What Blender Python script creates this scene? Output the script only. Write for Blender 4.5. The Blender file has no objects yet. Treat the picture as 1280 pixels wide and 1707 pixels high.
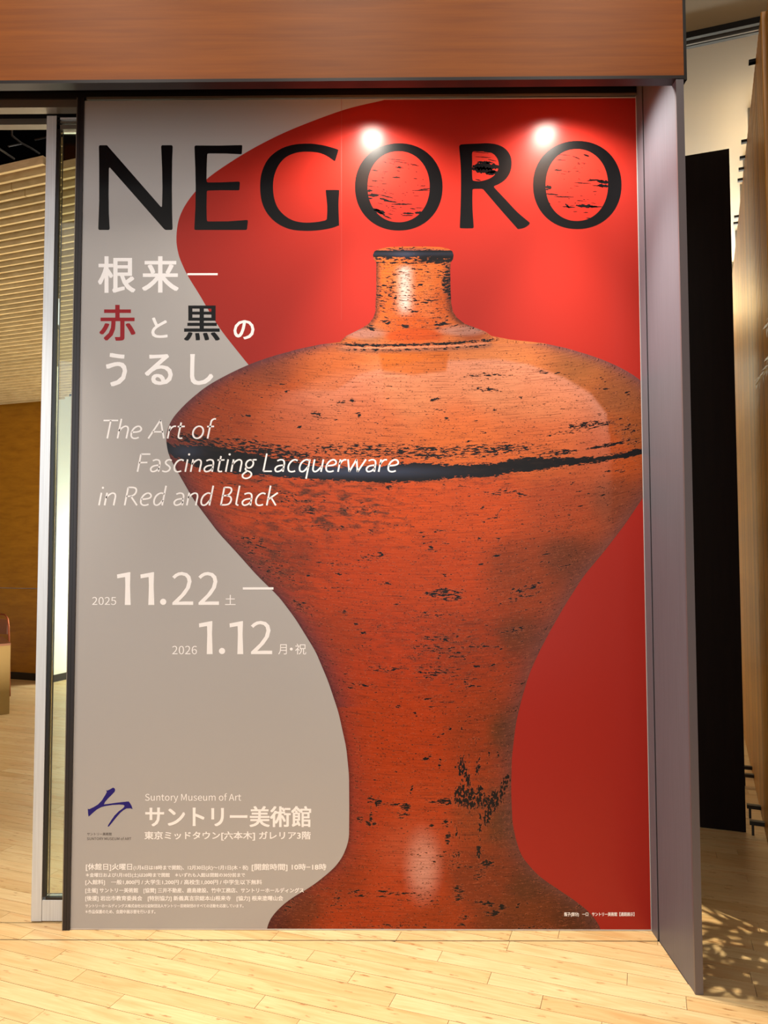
import bpy, bmesh, math, random, os
import numpy as np
from mathutils import Vector
from mathutils.geometry import tessellate_polygon

random.seed(7)
rng = np.random.default_rng(7)
SC = bpy.context.scene
COL = SC.collection

def S(r, g, b):
    f = lambda c: (c / 255 / 12.92) if c / 255 <= .04045 else ((c / 255 + .055) / 1.055) ** 2.4
    return (f(r), f(g), f(b), 1.0)

# ------------------------------------------------------------------ camera
F, CX, CY = 1230.0, 640.0, 853.5
YAW, PITCH, ROLL, DIST = 8.59294735e-03, 4.69464297e-02, -2.20632820e-03, 2.96042867
CAM = np.array([0, -DIST, 1.5])
def cam_axes():
    cy, sy, cp, sp = math.cos(YAW), math.sin(YAW), math.cos(PITCH), math.sin(PITCH)
    fwd = np.array([-sy * cp, cy * cp, sp]); right = np.array([cy, sy, 0.0]); up = np.cross(right, fwd)
    cr, sr = math.cos(ROLL), math.sin(ROLL)
    return cr * right + sr * up, -sr * right + cr * up, fwd
AX = cam_axes()
def ray(px, py):
    return AX[0] * (px - CX) / F + AX[1] * (CY - py) / F + AX[2]
def wall(px, py, y=0.0):
    d = ray(px, py); return CAM + d * (y - CAM[1]) / d[1]
def vplane(px, py, P, N):
    d = ray(px, py); N = np.array([N[0], N[1], 0.0]); P = np.array([P[0], P[1], 0.0])
    return CAM + d * ((P - CAM) @ N) / (d @ N)
def project(p):
    d = np.array(p) - CAM; z = d @ AX[2]
    return CX + F * (d @ AX[0]) / z, CY - F * (d @ AX[1]) / z, z

cd = bpy.data.cameras.new('camera'); cam = bpy.data.objects.new('camera', cd); COL.objects.link(cam)
cd.sensor_fit = 'VERTICAL'; cd.sensor_height = 36.0; cd.lens = F * 36.0 / 1707.0
cd.clip_start = .05; cd.clip_end = 60
from mathutils import Matrix
m3 = Matrix((AX[0], AX[1], -AX[2])).transposed()
cam.matrix_world = Matrix.Translation(CAM) @ m3.to_4x4()
SC.camera = cam

# ------------------------------------------------------------------ world, exposure, large lights
SC.view_settings.view_transform = 'Standard'; SC.view_settings.look = 'None'
SC.view_settings.gamma = 1.0; SC.view_settings.exposure = 0.55; SC.view_settings.use_curve_mapping = False
SC.cycles.max_bounces = 8; SC.cycles.use_denoising = True
w = bpy.data.worlds.new('world'); SC.world = w; w.use_nodes = True
w.node_tree.nodes['Background'].inputs[0].default_value = (1.0, .95, .90, 1)
w.node_tree.nodes['Background'].inputs[1].default_value = .95

def area(name, loc, size, power, color, target=None, size_y=None, spread=None):
    l = bpy.data.lights.new(name, 'AREA'); l.shape = 'RECTANGLE'; l.size = size; l.size_y = size_y or size
    l.energy = power; l.color = color
    if spread: l.spread = spread
    o = bpy.data.objects.new(name, l); COL.objects.link(o); o.location = loc
    if target is not None:
        o.rotation_euler = (Vector(target) - Vector(loc)).to_track_quat('-Z', 'Y').to_euler()
    return o
def spot(name, loc, target, power, color, angle, blend=.5, radius=.03):
    l = bpy.data.lights.new(name, 'SPOT'); l.energy = power; l.color = color; l.spot_size = math.radians(angle)
    l.spot_blend = blend; l.shadow_soft_size = radius
    o = bpy.data.objects.new(name, l); COL.objects.link(o); o.location = loc
    o.rotation_euler = (Vector(target) - Vector(loc)).to_track_quat('-Z', 'Y').to_euler()
    return o
WARM = (1.0, .86, .64); NEUT = (1.0, .91, .80)
# unseen fill lamps added in front, above the camera
for x_ in (-1.7, -.3, 1.1):   # added fill that brightens the veneer fascia
    spot('fascia_fill', (x_, -2.4, 5.0), (x_ + .1, -.41, 3.75), 48, (1, .92, .78), 62, 1.0, .35)
area('cool_fill_light', (-3.4, -3.4, 2.2), 1.2, 11, (.74, .87, 1.0), (-1.4, 0, 1.6), 2.0)  # added cool fill from an unseen source, brightens the door stile
# gallery room behind the glass door
area('room_light', (-2.9, 2.6, 2.7), 1.2, 12, WARM, (-3.2, 2.9, 0), 1.2)
area('room_uplight', (-3.0, 2.4, .5), 2.4, 56, (1, .85, .62), (-3.2, 3.0, 3.4), 2.0)
area('room_front_light', (-2.2, .8, 3.3), .5, 8, WARM, (-2.0, .9, 0), .5)
area('white_wall_light', (-2.5, 6.2, 1.3), 1.2, 62, (.97, 1.0, .90), (-3.6, 6.6, .8), 1.0)
# corridor on the right
spot('plant_spot', (2.2, -.98, 3.9), (1.25, -.12, 0), 600, (1, .86, .62), 10, .5, .014)
area('corridor_far_light', (3.3, 4.6, 3.0), .8, 170, (1, .95, .8), (3.0, 4.6, 3.95), .8)

# ------------------------------------------------------------------ material helpers
def mat(name, color, rough=.5, metal=0.0, spec=.5, coat=0.0):
    m = bpy.data.materials.new(name); m.use_nodes = True
    b = m.node_tree.nodes['Principled BSDF']
    b.inputs['Base Color'].default_value = color; b.inputs['Roughness'].default_value = rough
    b.inputs['Metallic'].default_value = metal; b.inputs['Specular IOR Level'].default_value = spec
    b.inputs['Coat Weight'].default_value = coat
    return m
def N_(m, t, **kw):
    n = m.node_tree.nodes.new(t)
    for k, v in kw.items(): setattr(n, k, v)
    return n
def L_(m, a, b): m.node_tree.links.new(a, b)
def bsdf(m): return m.node_tree.nodes['Principled BSDF']
def ramp(m, fac, stops):
    r = N_(m, 'ShaderNodeValToRGB'); e = r.color_ramp.elements
    while len(e) < len(stops): e.new(.5)
    for el, (p, c) in zip(e, stops): el.position = p; el.color = c
    L_(m, fac, r.inputs[0]); return r.outputs[0]
def noise(m, vec, scale, detail=4, rough=.5, dist=0.0):
    n = N_(m, 'ShaderNodeTexNoise'); n.inputs['Scale'].default_value = scale
    n.inputs['Detail'].default_value = detail; n.inputs['Roughness'].default_value = rough
    n.inputs['Distortion'].default_value = dist
    L_(m, vec, n.inputs['Vector']); return n.outputs['Fac']
def mapping(m, src, sc=(1, 1, 1), rot=(0, 0, 0)):
    n = N_(m, 'ShaderNodeMapping'); n.inputs['Scale'].default_value = sc; n.inputs['Rotation'].default_value = rot
    L_(m, src, n.inputs['Vector']); return n.outputs[0]
def mixc(m, fac, a, b, mode='MIX'):
    n = N_(m, 'ShaderNodeMix', data_type='RGBA', blend_type=mode)
    for s, v in ((n.inputs['Factor'], fac), (n.inputs['A'], a), (n.inputs['B'], b)):
        if isinstance(v, (int, float, tuple)): s.default_value = v
        else: L_(m, v, s)
    for s, v in ((0, fac), (6, a), (7, b)):
        if isinstance(v, (int, float, tuple)): n.inputs[s].default_value = v
        else: L_(m, v, n.inputs[s])
    return n.outputs[2]
def math_(m, op, a, b=None, c=None):
    n = N_(m, 'ShaderNodeMath', operation=op)
    for i, v in enumerate((a, b, c)):
        if v is None: continue
        if isinstance(v, (int, float)): n.inputs[i].default_value = v
        else: L_(m, v, n.inputs[i])
    return n.outputs[0]
def bump(m, h, strength, dist=.001):
    n = N_(m, 'ShaderNodeBump'); n.inputs['Strength'].default_value = strength; n.inputs['Distance'].default_value = dist
    L_(m, h, n.inputs['Height']); L_(m, n.outputs[0], bsdf(m).inputs['Normal'])

def wood(name, dark, light, sc=(1, 12, 1), scale=3.0, rough=.45, coord='Object', rot=(0, 0, 0), spec=.4, rnd=0.0):
    m = mat(name, light, rough, spec=spec)
    tc = N_(m, 'ShaderNodeTexCoord'); v = mapping(m, tc.outputs[coord], sc, rot)
    f = noise(m, v, scale, 6, .6, .3)
    c = ramp(m, f, [(.3, dark), (.7, light)])
    if rnd:
        oi = N_(m, 'ShaderNodeObjectInfo')
        k = math_(m, 'MULTIPLY_ADD', oi.outputs['Random'], rnd, 1 - rnd / 2)
        hs = N_(m, 'ShaderNodeHueSaturation'); L_(m, c, hs.inputs['Color']); L_(m, k, hs.inputs['Value']); c = hs.outputs[0]
    L_(m, c, bsdf(m).inputs['Base Color']); bump(m, f, .12)
    return m

M = {}
M['header'] = wood('header_veneer', S(134, 68, 8), S(160, 86, 14), (1.2, 8, 30), 1.6, .42, rot=(0, math.radians(7), 0))
M['slat'] = wood('ceiling_slat_wood', S(206, 182, 132), S(232, 212, 164), (2, 12, 12), 2.0, .5, rnd=.18)
M['screen'] = wood('screen_slat_wood', S(140, 88, 18), S(196, 134, 40), (30, 30, 1.2), 2.0, .35, rnd=.5)
M['brown_wall'] = wood('brown_veneer', S(140, 92, 16), S(166, 114, 26), (3, 3, 14), 1.5, .45)
M['dark_panel'] = wood('dark_brown_panel', S(20, 11, 9), S(27, 16, 12), (20, 20, 1.5), 2.0, .6, spec=.15)
M['counter'] = mat('counter_ochre', S(142, 116, 62), .5)
M['counter_top'] = mat('counter_top', S(120, 70, 40), .4)
M['copper'] = mat('copper_tube', S(160, 84, 50), .3, .8)
M['black'] = mat('black_gasket', S(14, 14, 15), .35)
M['dark_metal'] = mat('dark_metal', S(46, 42, 44), .35, .4)
M['rail_metal'] = mat('rail_metal', S(128, 122, 112), .35, .5)
M['white'] = mat('white_wall_paint', S(226, 228, 214), .6)
M['ceiling'] = mat('beige_ceiling', S(160, 140, 108), .6)
M['void'] = mat('black_void', S(5, 5, 6), .9, spec=0.0)
M['pipe'] = mat('grey_pipe', S(70, 68, 64), .5)
M['frame_white'] = mat('poster_edge', S(205, 200, 198), .5)
M['groove'] = mat('floor_groove', S(60, 46, 28), .7)
M['track'] = mat('floor_track', S(120, 110, 88), .4, .6)

def steel(name, c, rough=.3, metal=.85):
    m = mat(name, c, rough, metal)
    tc = N_(m, 'ShaderNodeTexCoord'); v = mapping(m, tc.outputs['Object'], (60, 60, 1.2))
    f = noise(m, v, 3, 3)
    L_(m, ramp(m, f, [(.35, tuple(x * .88 for x in c[:3]) + (1,)), (.65, c)]), bsdf(m).inputs['Base Color'])
    return m
M['steel'] = steel('brushed_steel', S(220, 226, 232), .36, .25)
M['jamb'] = steel('grey_painted_metal', S(104, 105, 116), .45, .0)
M['jamb_front'] = mat('grey_jamb_edge', S(110, 104, 108), .4, .3)

g = mat('clear_glass', (.93, .98, .95, 1), .0)
b = bsdf(g); b.inputs['Transmission Weight'].default_value = 1.0; b.inputs['IOR'].default_value = 1.45
# thin glass: mostly transparent with a weak mirror
nt = g.node_tree; out = nt.nodes['Material Output']
tr = nt.nodes.new('ShaderNodeBsdfTransparent'); tr.inputs[0].default_value = (.90, .96, .92, 1)
gl = nt.nodes.new('ShaderNodeBsdfGlossy'); gl.inputs['Roughness'].default_value = .02
fr = nt.nodes.new('ShaderNodeFresnel'); fr.inputs[0].default_value = 1.5
mx = nt.nodes.new('ShaderNodeMixShader')
nt.links.new(fr.outputs[0], mx.inputs[0]); nt.links.new(tr.outputs[0], mx.inputs[1]); nt.links.new(gl.outputs[0], mx.inputs[2])
nt.links.new(mx.outputs[0], out.inputs[0]); M['glass'] = g

def emis(name, c, s):
    m = bpy.data.materials.new(name); m.use_nodes = True; n = bsdf(m)
    n.inputs['Emission Color'].default_value = c; n.inputs['Emission Strength'].default_value = s
    n.inputs['Base Color'].default_value = c; return m
M['led'] = emis('led_strip', (1, .93, .74, 1), 30)
M['cove'] = emis('cove_strip', (1, .78, .40, 1), 3.0)

# ------------------------------------------------------------------ mesh helpers
def new_obj(name, me, m=None, parent=None):
    o = bpy.data.objects.new(name, me); COL.objects.link(o)
    if m is not None: me.materials.append(m)
    if parent is not None: o.parent = parent
    return o
def box_bm(bm, x0, x1, y0, y1, z0, z1, bev=0.0):
    r = bmesh.ops.create_cube(bm, size=1.0)
    for v in r['verts']:
        v.co = Vector((x0 + (v.co.x + .5) * (x1 - x0), y0 + (v.co.y + .5) * (y1 - y0), z0 + (v.co.z + .5) * (z1 - z0)))
    if bev:
        es = list({e for v in r['verts'] for e in v.link_edges})
        bmesh.ops.bevel(bm, geom=es, offset=bev, segments=2, affect='EDGES', profile=.6)
def box(name, x0, x1, y0, y1, z0, z1, m, parent=None, bev=0.0):
    bm = bmesh.new(); box_bm(bm, x0, x1, y0, y1, z0, z1, bev)
    me = bpy.data.meshes.new(name); bm.to_mesh(me); bm.free()
    return new_obj(name, me, m, parent)
def prism(name, pts, z0, z1, m, parent=None):
    """vertical prism over an xy polygon"""
    n = len(pts)
    vs = [(p[0], p[1], z0) for p in pts] + [(p[0], p[1], z1) for p in pts]
    a = sum(pts[i][0] * pts[(i + 1) % n][1] - pts[(i + 1) % n][0] * pts[i][1] for i in range(n))
    idx = list(range(n)) if a > 0 else list(range(n))[::-1]
    fs = [idx[::-1], [i + n for i in idx]] + [(idx[i], idx[(i + 1) % n], idx[(i + 1) % n] + n, idx[i] + n) for i in range(n)]
    me = bpy.data.meshes.new(name); me.from_pydata(vs, [], fs); me.update()
    return new_obj(name, me, m, parent)
def obox(name, c, dx, lx, ly, z0, z1, m, parent=None):
    """box with local x along unit dir dx (2d), centred at c"""
    dx = np.array(dx); dy = np.array((-dx[1], dx[0])); c = np.array(c[:2])
    pts = [c + dx * a * lx / 2 + dy * b2 * ly / 2 for a, b2 in ((-1, -1), (1, -1), (1, 1), (-1, 1))]
    return prism(name, pts, z0, z1, m, parent)
def tube_bm(bm, pts, r, seg=8):
    pts = [Vector(p) for p in pts]; rings = []
    for i, p in enumerate(pts):
        t = (pts[min(i + 1, len(pts) - 1)] - pts[max(i - 1, 0)]).normalized()
        u = t.orthogonal().normalized() if i == 0 else (u - t * u.dot(t)).normalized()
        v = t.cross(u); rr = r[i] if isinstance(r, (list, tuple)) else r
        rings.append([bm.verts.new(p + (u * math.cos(a) + v * math.sin(a)) * rr) for a in [2 * math.pi * k / seg for k in range(seg)]])
    for a, b2 in zip(rings, rings[1:]):
        for k in range(seg): bm.faces.new((a[k], a[(k + 1) % seg], b2[(k + 1) % seg], b2[k]))
    bm.faces.new(rings[0][::-1]); bm.faces.new(rings[-1])
def from_bm(name, bm, m, parent=None, smooth=False):
    me = bpy.data.meshes.new(name); bm.to_mesh(me); bm.free()
    if smooth: me.polygons.foreach_set('use_smooth', [True] * len(me.polygons))
    return new_obj(name, me, m, parent)
def thing(name, label, cat, loc=(0, 0, 0), group=None):
    o = bpy.data.objects.new(name, None); COL.objects.link(o); o.location = (0, 0, 0)
    o.empty_display_size = .1
    o['label'] = label; o['category'] = cat
    if group: o['group'] = group
    return o
def tag(o, label=None, cat=None, group=None, kind=None):
    for k, v in (('label', label), ('category', cat), ('group', group), ('kind', kind)):
        if v: o[k] = v
    return o
def structure(o, label, cat): return tag(o, label, cat, kind='structure')

# ------------------------------------------------------------------ the floor: a bamboo plank deck laid on a skew grid
ANG = math.radians(-19.1); DA = np.array([math.cos(ANG), math.sin(ANG)]); DN = np.array([-DA[1], DA[0]])
PW, PL, GAP = .0766, .8375, .0016
def plank_mat():
    m = mat('bamboo_plank', S(232, 205, 150), .34, spec=.45)
    uv = N_(m, 'ShaderNodeUVMap'); uv.uv_map = 'UVMap'
    at = N_(m, 'ShaderNodeAttribute'); at.attribute_name = 'rnd'
    off = N_(m, 'ShaderNodeVectorMath', operation='ADD'); L_(m, uv.outputs[0], off.inputs[0])
    cmb = N_(m, 'ShaderNodeCombineXYZ'); k = math_(m, 'MULTIPLY', at.outputs['Fac'], 37.0)
    L_(m, k, cmb.inputs[0]); L_(m, k, cmb.inputs[2]); L_(m, cmb.outputs[0], off.inputs[1])
    v = off.outputs[0]
    fine = noise(m, mapping(m, v, (6, 150, 1)), 1.0, 5, .6)
    broad = noise(m, mapping(m, v, (3, 22, 1)), 1.0, 4, .55, .4)
    base = ramp(m, broad, [(.3, S(204, 176, 130)), (.5, S(222, 202, 160)), (.72, S(214, 178, 132))])
    tone = ramp(m, at.outputs['Fac'], [(0, S(232, 210, 178)), (.45, S(255, 248, 236)), (1, S(246, 224, 196))])
    c = mixc(m, .8, base, tone, 'MULTIPLY')
    c = mixc(m, ramp(m, fine, [(.35, (.30, .30, .30, 1)), (.6, (0, 0, 0, 1))]), c, S(196, 152, 92))
    # bamboo nodes: short brown smudges across the strip
    vo = N_(m, 'ShaderNodeTexVoronoi', feature='F1'); vo.inputs['Scale'].default_value = 1.0
    vo.inputs['Randomness'].default_value = 1.0; L_(m, mapping(m, v, (9, 42, 1)), vo.inputs['Vector'])
    kn = noise(m, mapping(m, v, (60, 90, 1)), 1.0, 3)
    km = math_(m, 'ADD', vo.outputs['Distance'], math_(m, 'MULTIPLY_ADD', kn, .5, -.25))
    kc = ramp(m, km, [(.03, (.75, .75, .75, 1)), (.2, (0, 0, 0, 1))])
    c = mixc(m, kc, c, S(150, 98, 50))
    L_(m, c, bsdf(m).inputs['Base Color'])
    L_(m, math_(m, 'MULTIPLY_ADD', broad, .2, .26), bsdf(m).inputs['Roughness'])
    return m
M['plank'] = plank_mat()
floor = structure(box('floor', -6.5, 6.5, -6.0, 9.5, -.06, -.012, M['groove']), 'pale bamboo plank floor laid on a diagonal', 'floor')

def clip(poly, a, b, c):
    """keep a*x+b*y<=c"""
    out = []
    for i in range(len(poly)):
        p, q = poly[i], poly[(i + 1) % len(poly)]
        dp, dq = a * p[0] + b * p[1] - c, a * q[0] + b * q[1] - c
        if dp <= 0: out.append(p)
        if dp * dq < 0:
            t = dp / (dp - dq); out.append(p + (q - p) * t)
    return out
OFFS = {-1: .877, -2: 1.064, -3: .425, -4: -.223, -5: -.03, -6: -.69, -7: -.487, -8: -1.10, -9: -.935, -10: -.711, 1: 1.283, 4: 1.315,
        2: .62, 3: .98, 0: .45, 5: .80, 6: .52, -11: -.35, -12: -.9}
pieces = []
for j in range(-60, 122):
    t0, t1 = .003 + PW * j + GAP / 2, .003 + PW * (j + 1) - GAP / 2
    o0 = OFFS.get(j, rng.uniform(0, PL)) % PL
    for i in range(-9, 9):
        s0, s1 = o0 + PL * i + GAP / 2, o0 + PL * (i + 1) - GAP / 2
        poly = [DA * s + DN * t for s, t in ((s0, t0), (s1, t0), (s1, t1), (s0, t1))]
        xs = [p[0] for p in poly]; ys = [p[1] for p in poly]
        if min(xs) > 4.2 or max(xs) < -6 or min(ys) > 9 or max(ys) < -3.4: continue
        r = rng.random()
        crosses = min(xs) < 1.03 < max(xs)
        ymid = None
        if crosses:
            k = (1.03 - poly[0][0]) / (poly[1][0] - poly[0][0]); ymid = poly[0][1] + k * (poly[1][1] - poly[0][1])
        frags = []
        if min(xs) >= 1.03: frags.append(poly)
        elif crosses and ymid < -.43: frags.append(clip(poly, 0, 1, -.077))
        else:
            if crosses: frags.append(clip(poly, -1, 0, -1.044))
            left = clip(poly, 1, 0, 1.016)
            frags.append(clip(left, 0, 1, -.077))
            frags.append(clip(clip(left, 0, -1, .0705), 0, 1, .052))
            frags.append(clip(left, 0, -1, -.0575))
        for f in frags:
            if len(f) < 3: continue
            a = abs(sum(f[q][0] * f[(q + 1) % len(f)][1] - f[(q + 1) % len(f)][0] * f[q][1] for q in range(len(f)))) / 2
            if a < 2e-4: continue
            c = sum(f) / len(f)
            X, Y, Z = project((c[0], c[1], 0))
            hidden = (c[1] > .052 and c[0] < 1.04 and X > 128) or Z < .3 or not (-60 < X < 1340 and Y < 1800)
            hidden = hidden or (X > 1255 and Y < 1395) or (1150 < X < 1245 and Y < 1385 and c[1] > 1.0)
            pieces.append((hidden, a * abs(Y - 908) ** 3 if not hidden else 0, f, r))
pieces.sort(key=lambda q: -q[1])
def plank_geo(frs):
    vs, fs, uvs, rn = [], [], [], []
    for f, r in frs:
        n = len(f); b0 = len(vs)
        ar = sum(f[q][0] * f[(q + 1) % n][1] - f[(q + 1) % n][0] * f[q][1] for q in range(n))
        if ar < 0: f = f[::-1]
        h = (r * 7.13 % 1) * .0005
        vs += [(p[0], p[1], -.012) for p in f] + [(p[0], p[1], -h) for p in f]
        fs.append(tuple(range(b0 + n, b0 + 2 * n)))
        fs += [(b0 + q, b0 + (q + 1) % n, b0 + (q + 1) % n + n, b0 + q + n) for q in range(n)]
        rn += [r] * (2 * n)
        uvs += [(p @ DA, p @ DN) for p in f] * 2
    return vs, fs, uvs, rn
def plank_obj(name, frs):
    vs, fs, uvs, rn = plank_geo(frs)
    me = bpy.data.meshes.new(name); me.from_pydata(vs, [], fs)
    ul = me.uv_layers.new(name='UVMap'); li = np.empty(len(me.loops), int); me.loops.foreach_get('vertex_index', li)
    ul.data.foreach_set('uv', np.array(uvs, float)[li].ravel())
    at = me.attributes.new('rnd', 'FLOAT', 'POINT'); at.data.foreach_set('value', np.array(rn, float)); me.update()
    return new_obj(name, me, M['plank'], floor)
vis = [p for p in pieces if not p[0]][:296]
for p in vis: plank_obj('plank', [(p[2], p[3])])
ids = {id(p[2]) for p in vis}
rest = [(p[2], p[3]) for p in pieces if id(p[2]) not in ids]
tag(plank_obj('far_planks', rest), kind='stuff')
# the two slots of the sliding door track
box('track_slot', -3.6, 1.016, -.0765, -.071, -.012, -.0015, M['track'], floor)
box('track_slot', -3.6, -1.29, .0525, .057, -.012, -.0015, M['track'], floor)

# ------------------------------------------------------------------ header and frame
ZH = 3.155
header = structure(box('wall_front', -3.6, 1.045, -.41, -.375, ZH + .012, 5.6, M['header']), 'orange-brown veneer fascia above the poster', 'fascia')
box('bottom_edge_strip', -3.6, 1.045, -.412, -.37, ZH, ZH + .0115, M['dark_metal'], header)
box('shadow_gap_strip', 1.0455, 1.058, -.405, -.37, ZH, 5.6, M['black'], header)
# recess ceiling behind the fascia
structure(box('trim_1', -3.6, 1.02, -.374, .3, 3.46, 3.50, M['dark_metal']), 'dark soffit of the recess above the poster', 'soffit')
tr_ = structure(box('trim_2', -3.6, 1.016, -.02, .03, 3.395, 3.459, M['dark_metal']), 'dark metal head track above poster and door', 'head track')
box('track_lip', -3.6, 1.016, -.03, -.0205, 3.385, 3.395, M['rail_metal'], tr_)
box('track_channel', -3.6, 1.016, -.004, .03, 3.356, 3.3945, M['black'], tr_)
box('track_flange', -1.25, 1.016, -.008, -.0045, 3.348, 3.358, M['rail_metal'], tr_)
box('door_rail', -3.6, -1.288, .004, .05, 3.322, 3.3555, M['rail_metal'], tr_)

# jamb on the right
jamb = structure(box('wall_right', 1.0175, 1.043, -.3985, .10, 0, 3.459, M['jamb']), 'grey metal jamb standing right of the poster', 'jamb')
box('jamb_edge', 1.0165, 1.0435, -.4095, -.399, 0, 3.154, M['jamb_front'], jamb)
box('jamb_strip', 1.0145, 1.0172, -.068, -.0005, 0, 3.348, M['jamb'], jamb)
box('groove', 1.0160, 1.0174, -.0745, -.0685, 0, 3.348, M['black'], jamb)

# left edge frame of the poster panel
fl = structure(box('trim_3', -1.287, -1.2615, -.006, .035, .001, 3.356, M['dark_metal']), 'dark metal upright at the left edge of the poster', 'upright')
box('edge_bead', -1.2905, -1.2873, -.008, .03, .001, 3.356, M['rail_metal'], fl)
box('inner_groove', -1.2775, -1.2745, -.0068, -.0061, .001, 3.356, M['black'], fl)

# ------------------------------------------------------------------ sliding glass door
door = tag(thing('door_1', 'steel framed glass sliding door slid behind the poster', 'door'), kind='structure')
y0, y1 = .06, .10
ZB, ZT = .004, 3.318
box('stile', -1.444, -1.402, y0 - .004, y1, ZB, ZT, M['steel'], door, .0015)
box('gasket', -1.4018, -1.3885, y0, y1 - .004, .098, ZT, M['black'], door)
box('bottom_rail', -1.4018, -.7, y0 - .001, y1 - .002, ZB, .086, M['steel'], door, .001)
box('bottom_gasket', -1.3884, -.7, y0, y1 - .004, .0865, .0965, M['black'], door)
gp = box('pane', -1.388, -.7, y0 + .014, y0 + .024, .097, 3.255, M['glass'], door)
box('top_rail', -1.4018, -.7, y0, y1, 3.262, 3.28, M['rail_metal'], door)
box('top_rail', -1.4018, -.7, y0, y1, 3.29, 3.296, M['rail_metal'], door)
box('top_rail', -1.4018, -.7, y0, y1, 3.304, 3.312, M['steel'], door)
# inner head of the opening
hd = structure(box('trim_4', -3.6, -.5, .125, .16, 3.345, 3.41, M['dark_metal']), 'dark inner door head above the opening', 'door head')
box('head_flange', -3.6, -.5, .12, .16, 3.318, 3.3445, M['rail_metal'], hd)

# ------------------------------------------------------------------ the gallery room seen through the door
def P2(s, t): return DA * s + DN * t
TW = 3.80
def s_at(px, py, t):
    q = vplane(px, py, DN * t, DN); return q[:2] @ DA
s_c = s_at(80, 1133, TW)
wl = structure(prism('wall_back', [P2(s_c, TW), P2(s_c, TW + .1), P2(s_c - 3.5, TW + .1), P2(s_c - 3.5, TW)], 1.035, 3.9, M['brown_wall']),
               'brown veneered back wall of the gallery room', 'wall')
prism('lower_panel', [P2(s_c, TW), P2(s_c, TW + .1), P2(s_c - 3.5, TW + .1), P2(s_c - 3.5, TW)], .08, 1.028, M['brown_wall'], wl)
structure(prism('baseboard_back', [P2(s_c, TW - .01), P2(s_c, TW + .1), P2(s_c - 3.5, TW + .1), P2(s_c - 3.5, TW - .01)], 0, .079, M['black']),
          'black skirting under the brown back wall', 'skirting')
prism('cove_light', [P2(s_c - .02, TW - .05), P2(s_c - .02, TW - .03), P2(s_c - 3.4, TW - .03), P2(s_c - 3.4, TW - .05)], 3.24, 3.255, M['cove'], wl)
ww = structure(prism('wall_side', [P2(s_c + .002, TW - .06), P2(s_c + .10, TW - .06), P2(s_c + .10, TW + 4.2), P2(s_c + .002, TW + 4.2)], .081, 3.9, M['white']),
               'white wall turning the corner behind the glass', 'wall')
ww.data.transform(Matrix.Translation((0, 0, 0)))
structure(prism('baseboard_side', [P2(s_c - .008, TW - .06), P2(s_c + .10, TW - .06), P2(s_c + .10, TW + 4.2), P2(s_c - .008, TW + 4.2)], 0, .08, M['dark_metal']),
          'dark skirting of the white wall behind the glass', 'skirting')
for n_, z_, h_ in (('ledge', 2.34, .03), ('ledge', 1.70, .012)):
    prism(n_, [P2(s_c, TW), P2(s_c + .05, TW), P2(s_c + .05, TW + 4), P2(s_c, TW + 4)], z_, z_ + h_, M['white'], ww)
prism('recess_band', [P2(s_c, TW), P2(s_c + .012, TW), P2(s_c + .012, TW + 4), P2(s_c, TW + 4)], 2.17, 2.3, mat('pale_wood_band', S(214, 180, 120), .5), ww)

# slatted ceiling: long pale blades stepping down towards the back wall
sc_root = tag(thing('ceiling_slats', 'pale wooden blade ceiling sloping down over the gallery room', 'ceiling'), kind='structure')
NSL = 50
for k in range(NSL):
    t = .26 + .07 * k; zb = 3.568 - .1217 * .07 * k
    s0 = s_at(-70, 400, t) - .6; s1 = s_at(150, 400, t) + 2.4
    segs = [(s0, s1)]
    if k == 0: segs = [(s0, s_at(74, 270, t))]
    if k == 2: sj = s_at(22, 300, t); segs = [(s0, sj - .003), (sj + .003, s1)]
    if k == 3: sj = s_at(44, 320, t); segs = [(s0, sj - .003), (sj + .003, s1)]
    if k > 3 and k % 3 == 1:
        sj = s0 + (.7 + .25 * rng.random()); segs = [(s0, sj - .003), (sj + .003, s1)]
    if k >= NSL - 4: segs = [(s0, min(s1, s_at(100 + 7 * (NSL - k), 670, t)))]
    for a, b2 in segs:
        bm = bmesh.new()
        pr = [(-.011, 0), (.007, 0), (.011, .004), (.011, .045), (-.011, .045)]
        ra = [bm.verts.new(((DA * a + DN * (t + u))[0], (DA * a + DN * (t + u))[1], zb + v)) for u, v in pr]
        rb = [bm.verts.new(((DA * b2 + DN * (t + u))[0], (DA * b2 + DN * (t + u))[1], zb + v)) for u, v in pr]
        for q in range(5): bm.faces.new((ra[q], ra[(q + 1) % 5], rb[(q + 1) % 5], rb[q]))
        bm.faces.new(ra[::-1]); bm.faces.new(rb)
        bmesh.ops.recalc_face_normals(bm, faces=bm.faces)
        from_bm('slat', bm, M['slat'], sc_root)
# backing boards above the blades and the dark void with its hangers
vs = []
for s, t in ((s_at(-90, 400, .3) - .6, .33), (s_at(150, 400, .3) + 2.4, .33), (s_at(150, 400, 3.8) + 2.4, 3.79), (s_at(-90, 400, 3.8) - .6, 3.79)):
    q = P2(s, t); vs.append((q[0], q[1], 3.568 - .1217 * (t - .26) + .064))
me = bpy.data.meshes.new('backing'); me.from_pydata(vs, [], [(0, 1, 2, 3)]); new_obj('backing', me, M['void'], sc_root)
vd = structure(box('ceiling_void', -7.5, 1.0, .2, 9, 4.9, 4.95, M['void']), 'black ceiling void above the pale blades', 'ceiling')
bm = bmesh.new()
def vp(px, py, y): return tuple(wall(px, py, y))
tube_bm(bm, [vp(20, 226, 1.2), vp(35, 238, 1.25), vp(52, 247, 1.3), vp(66, 256, 1.35)], .006)
tube_bm(bm, [vp(20, 214, 1.2), vp(20, 226, 1.2)], .005); tube_bm(bm, [vp(14, 244, 1.2), vp(38, 239, 1.3)], .005)
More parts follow.
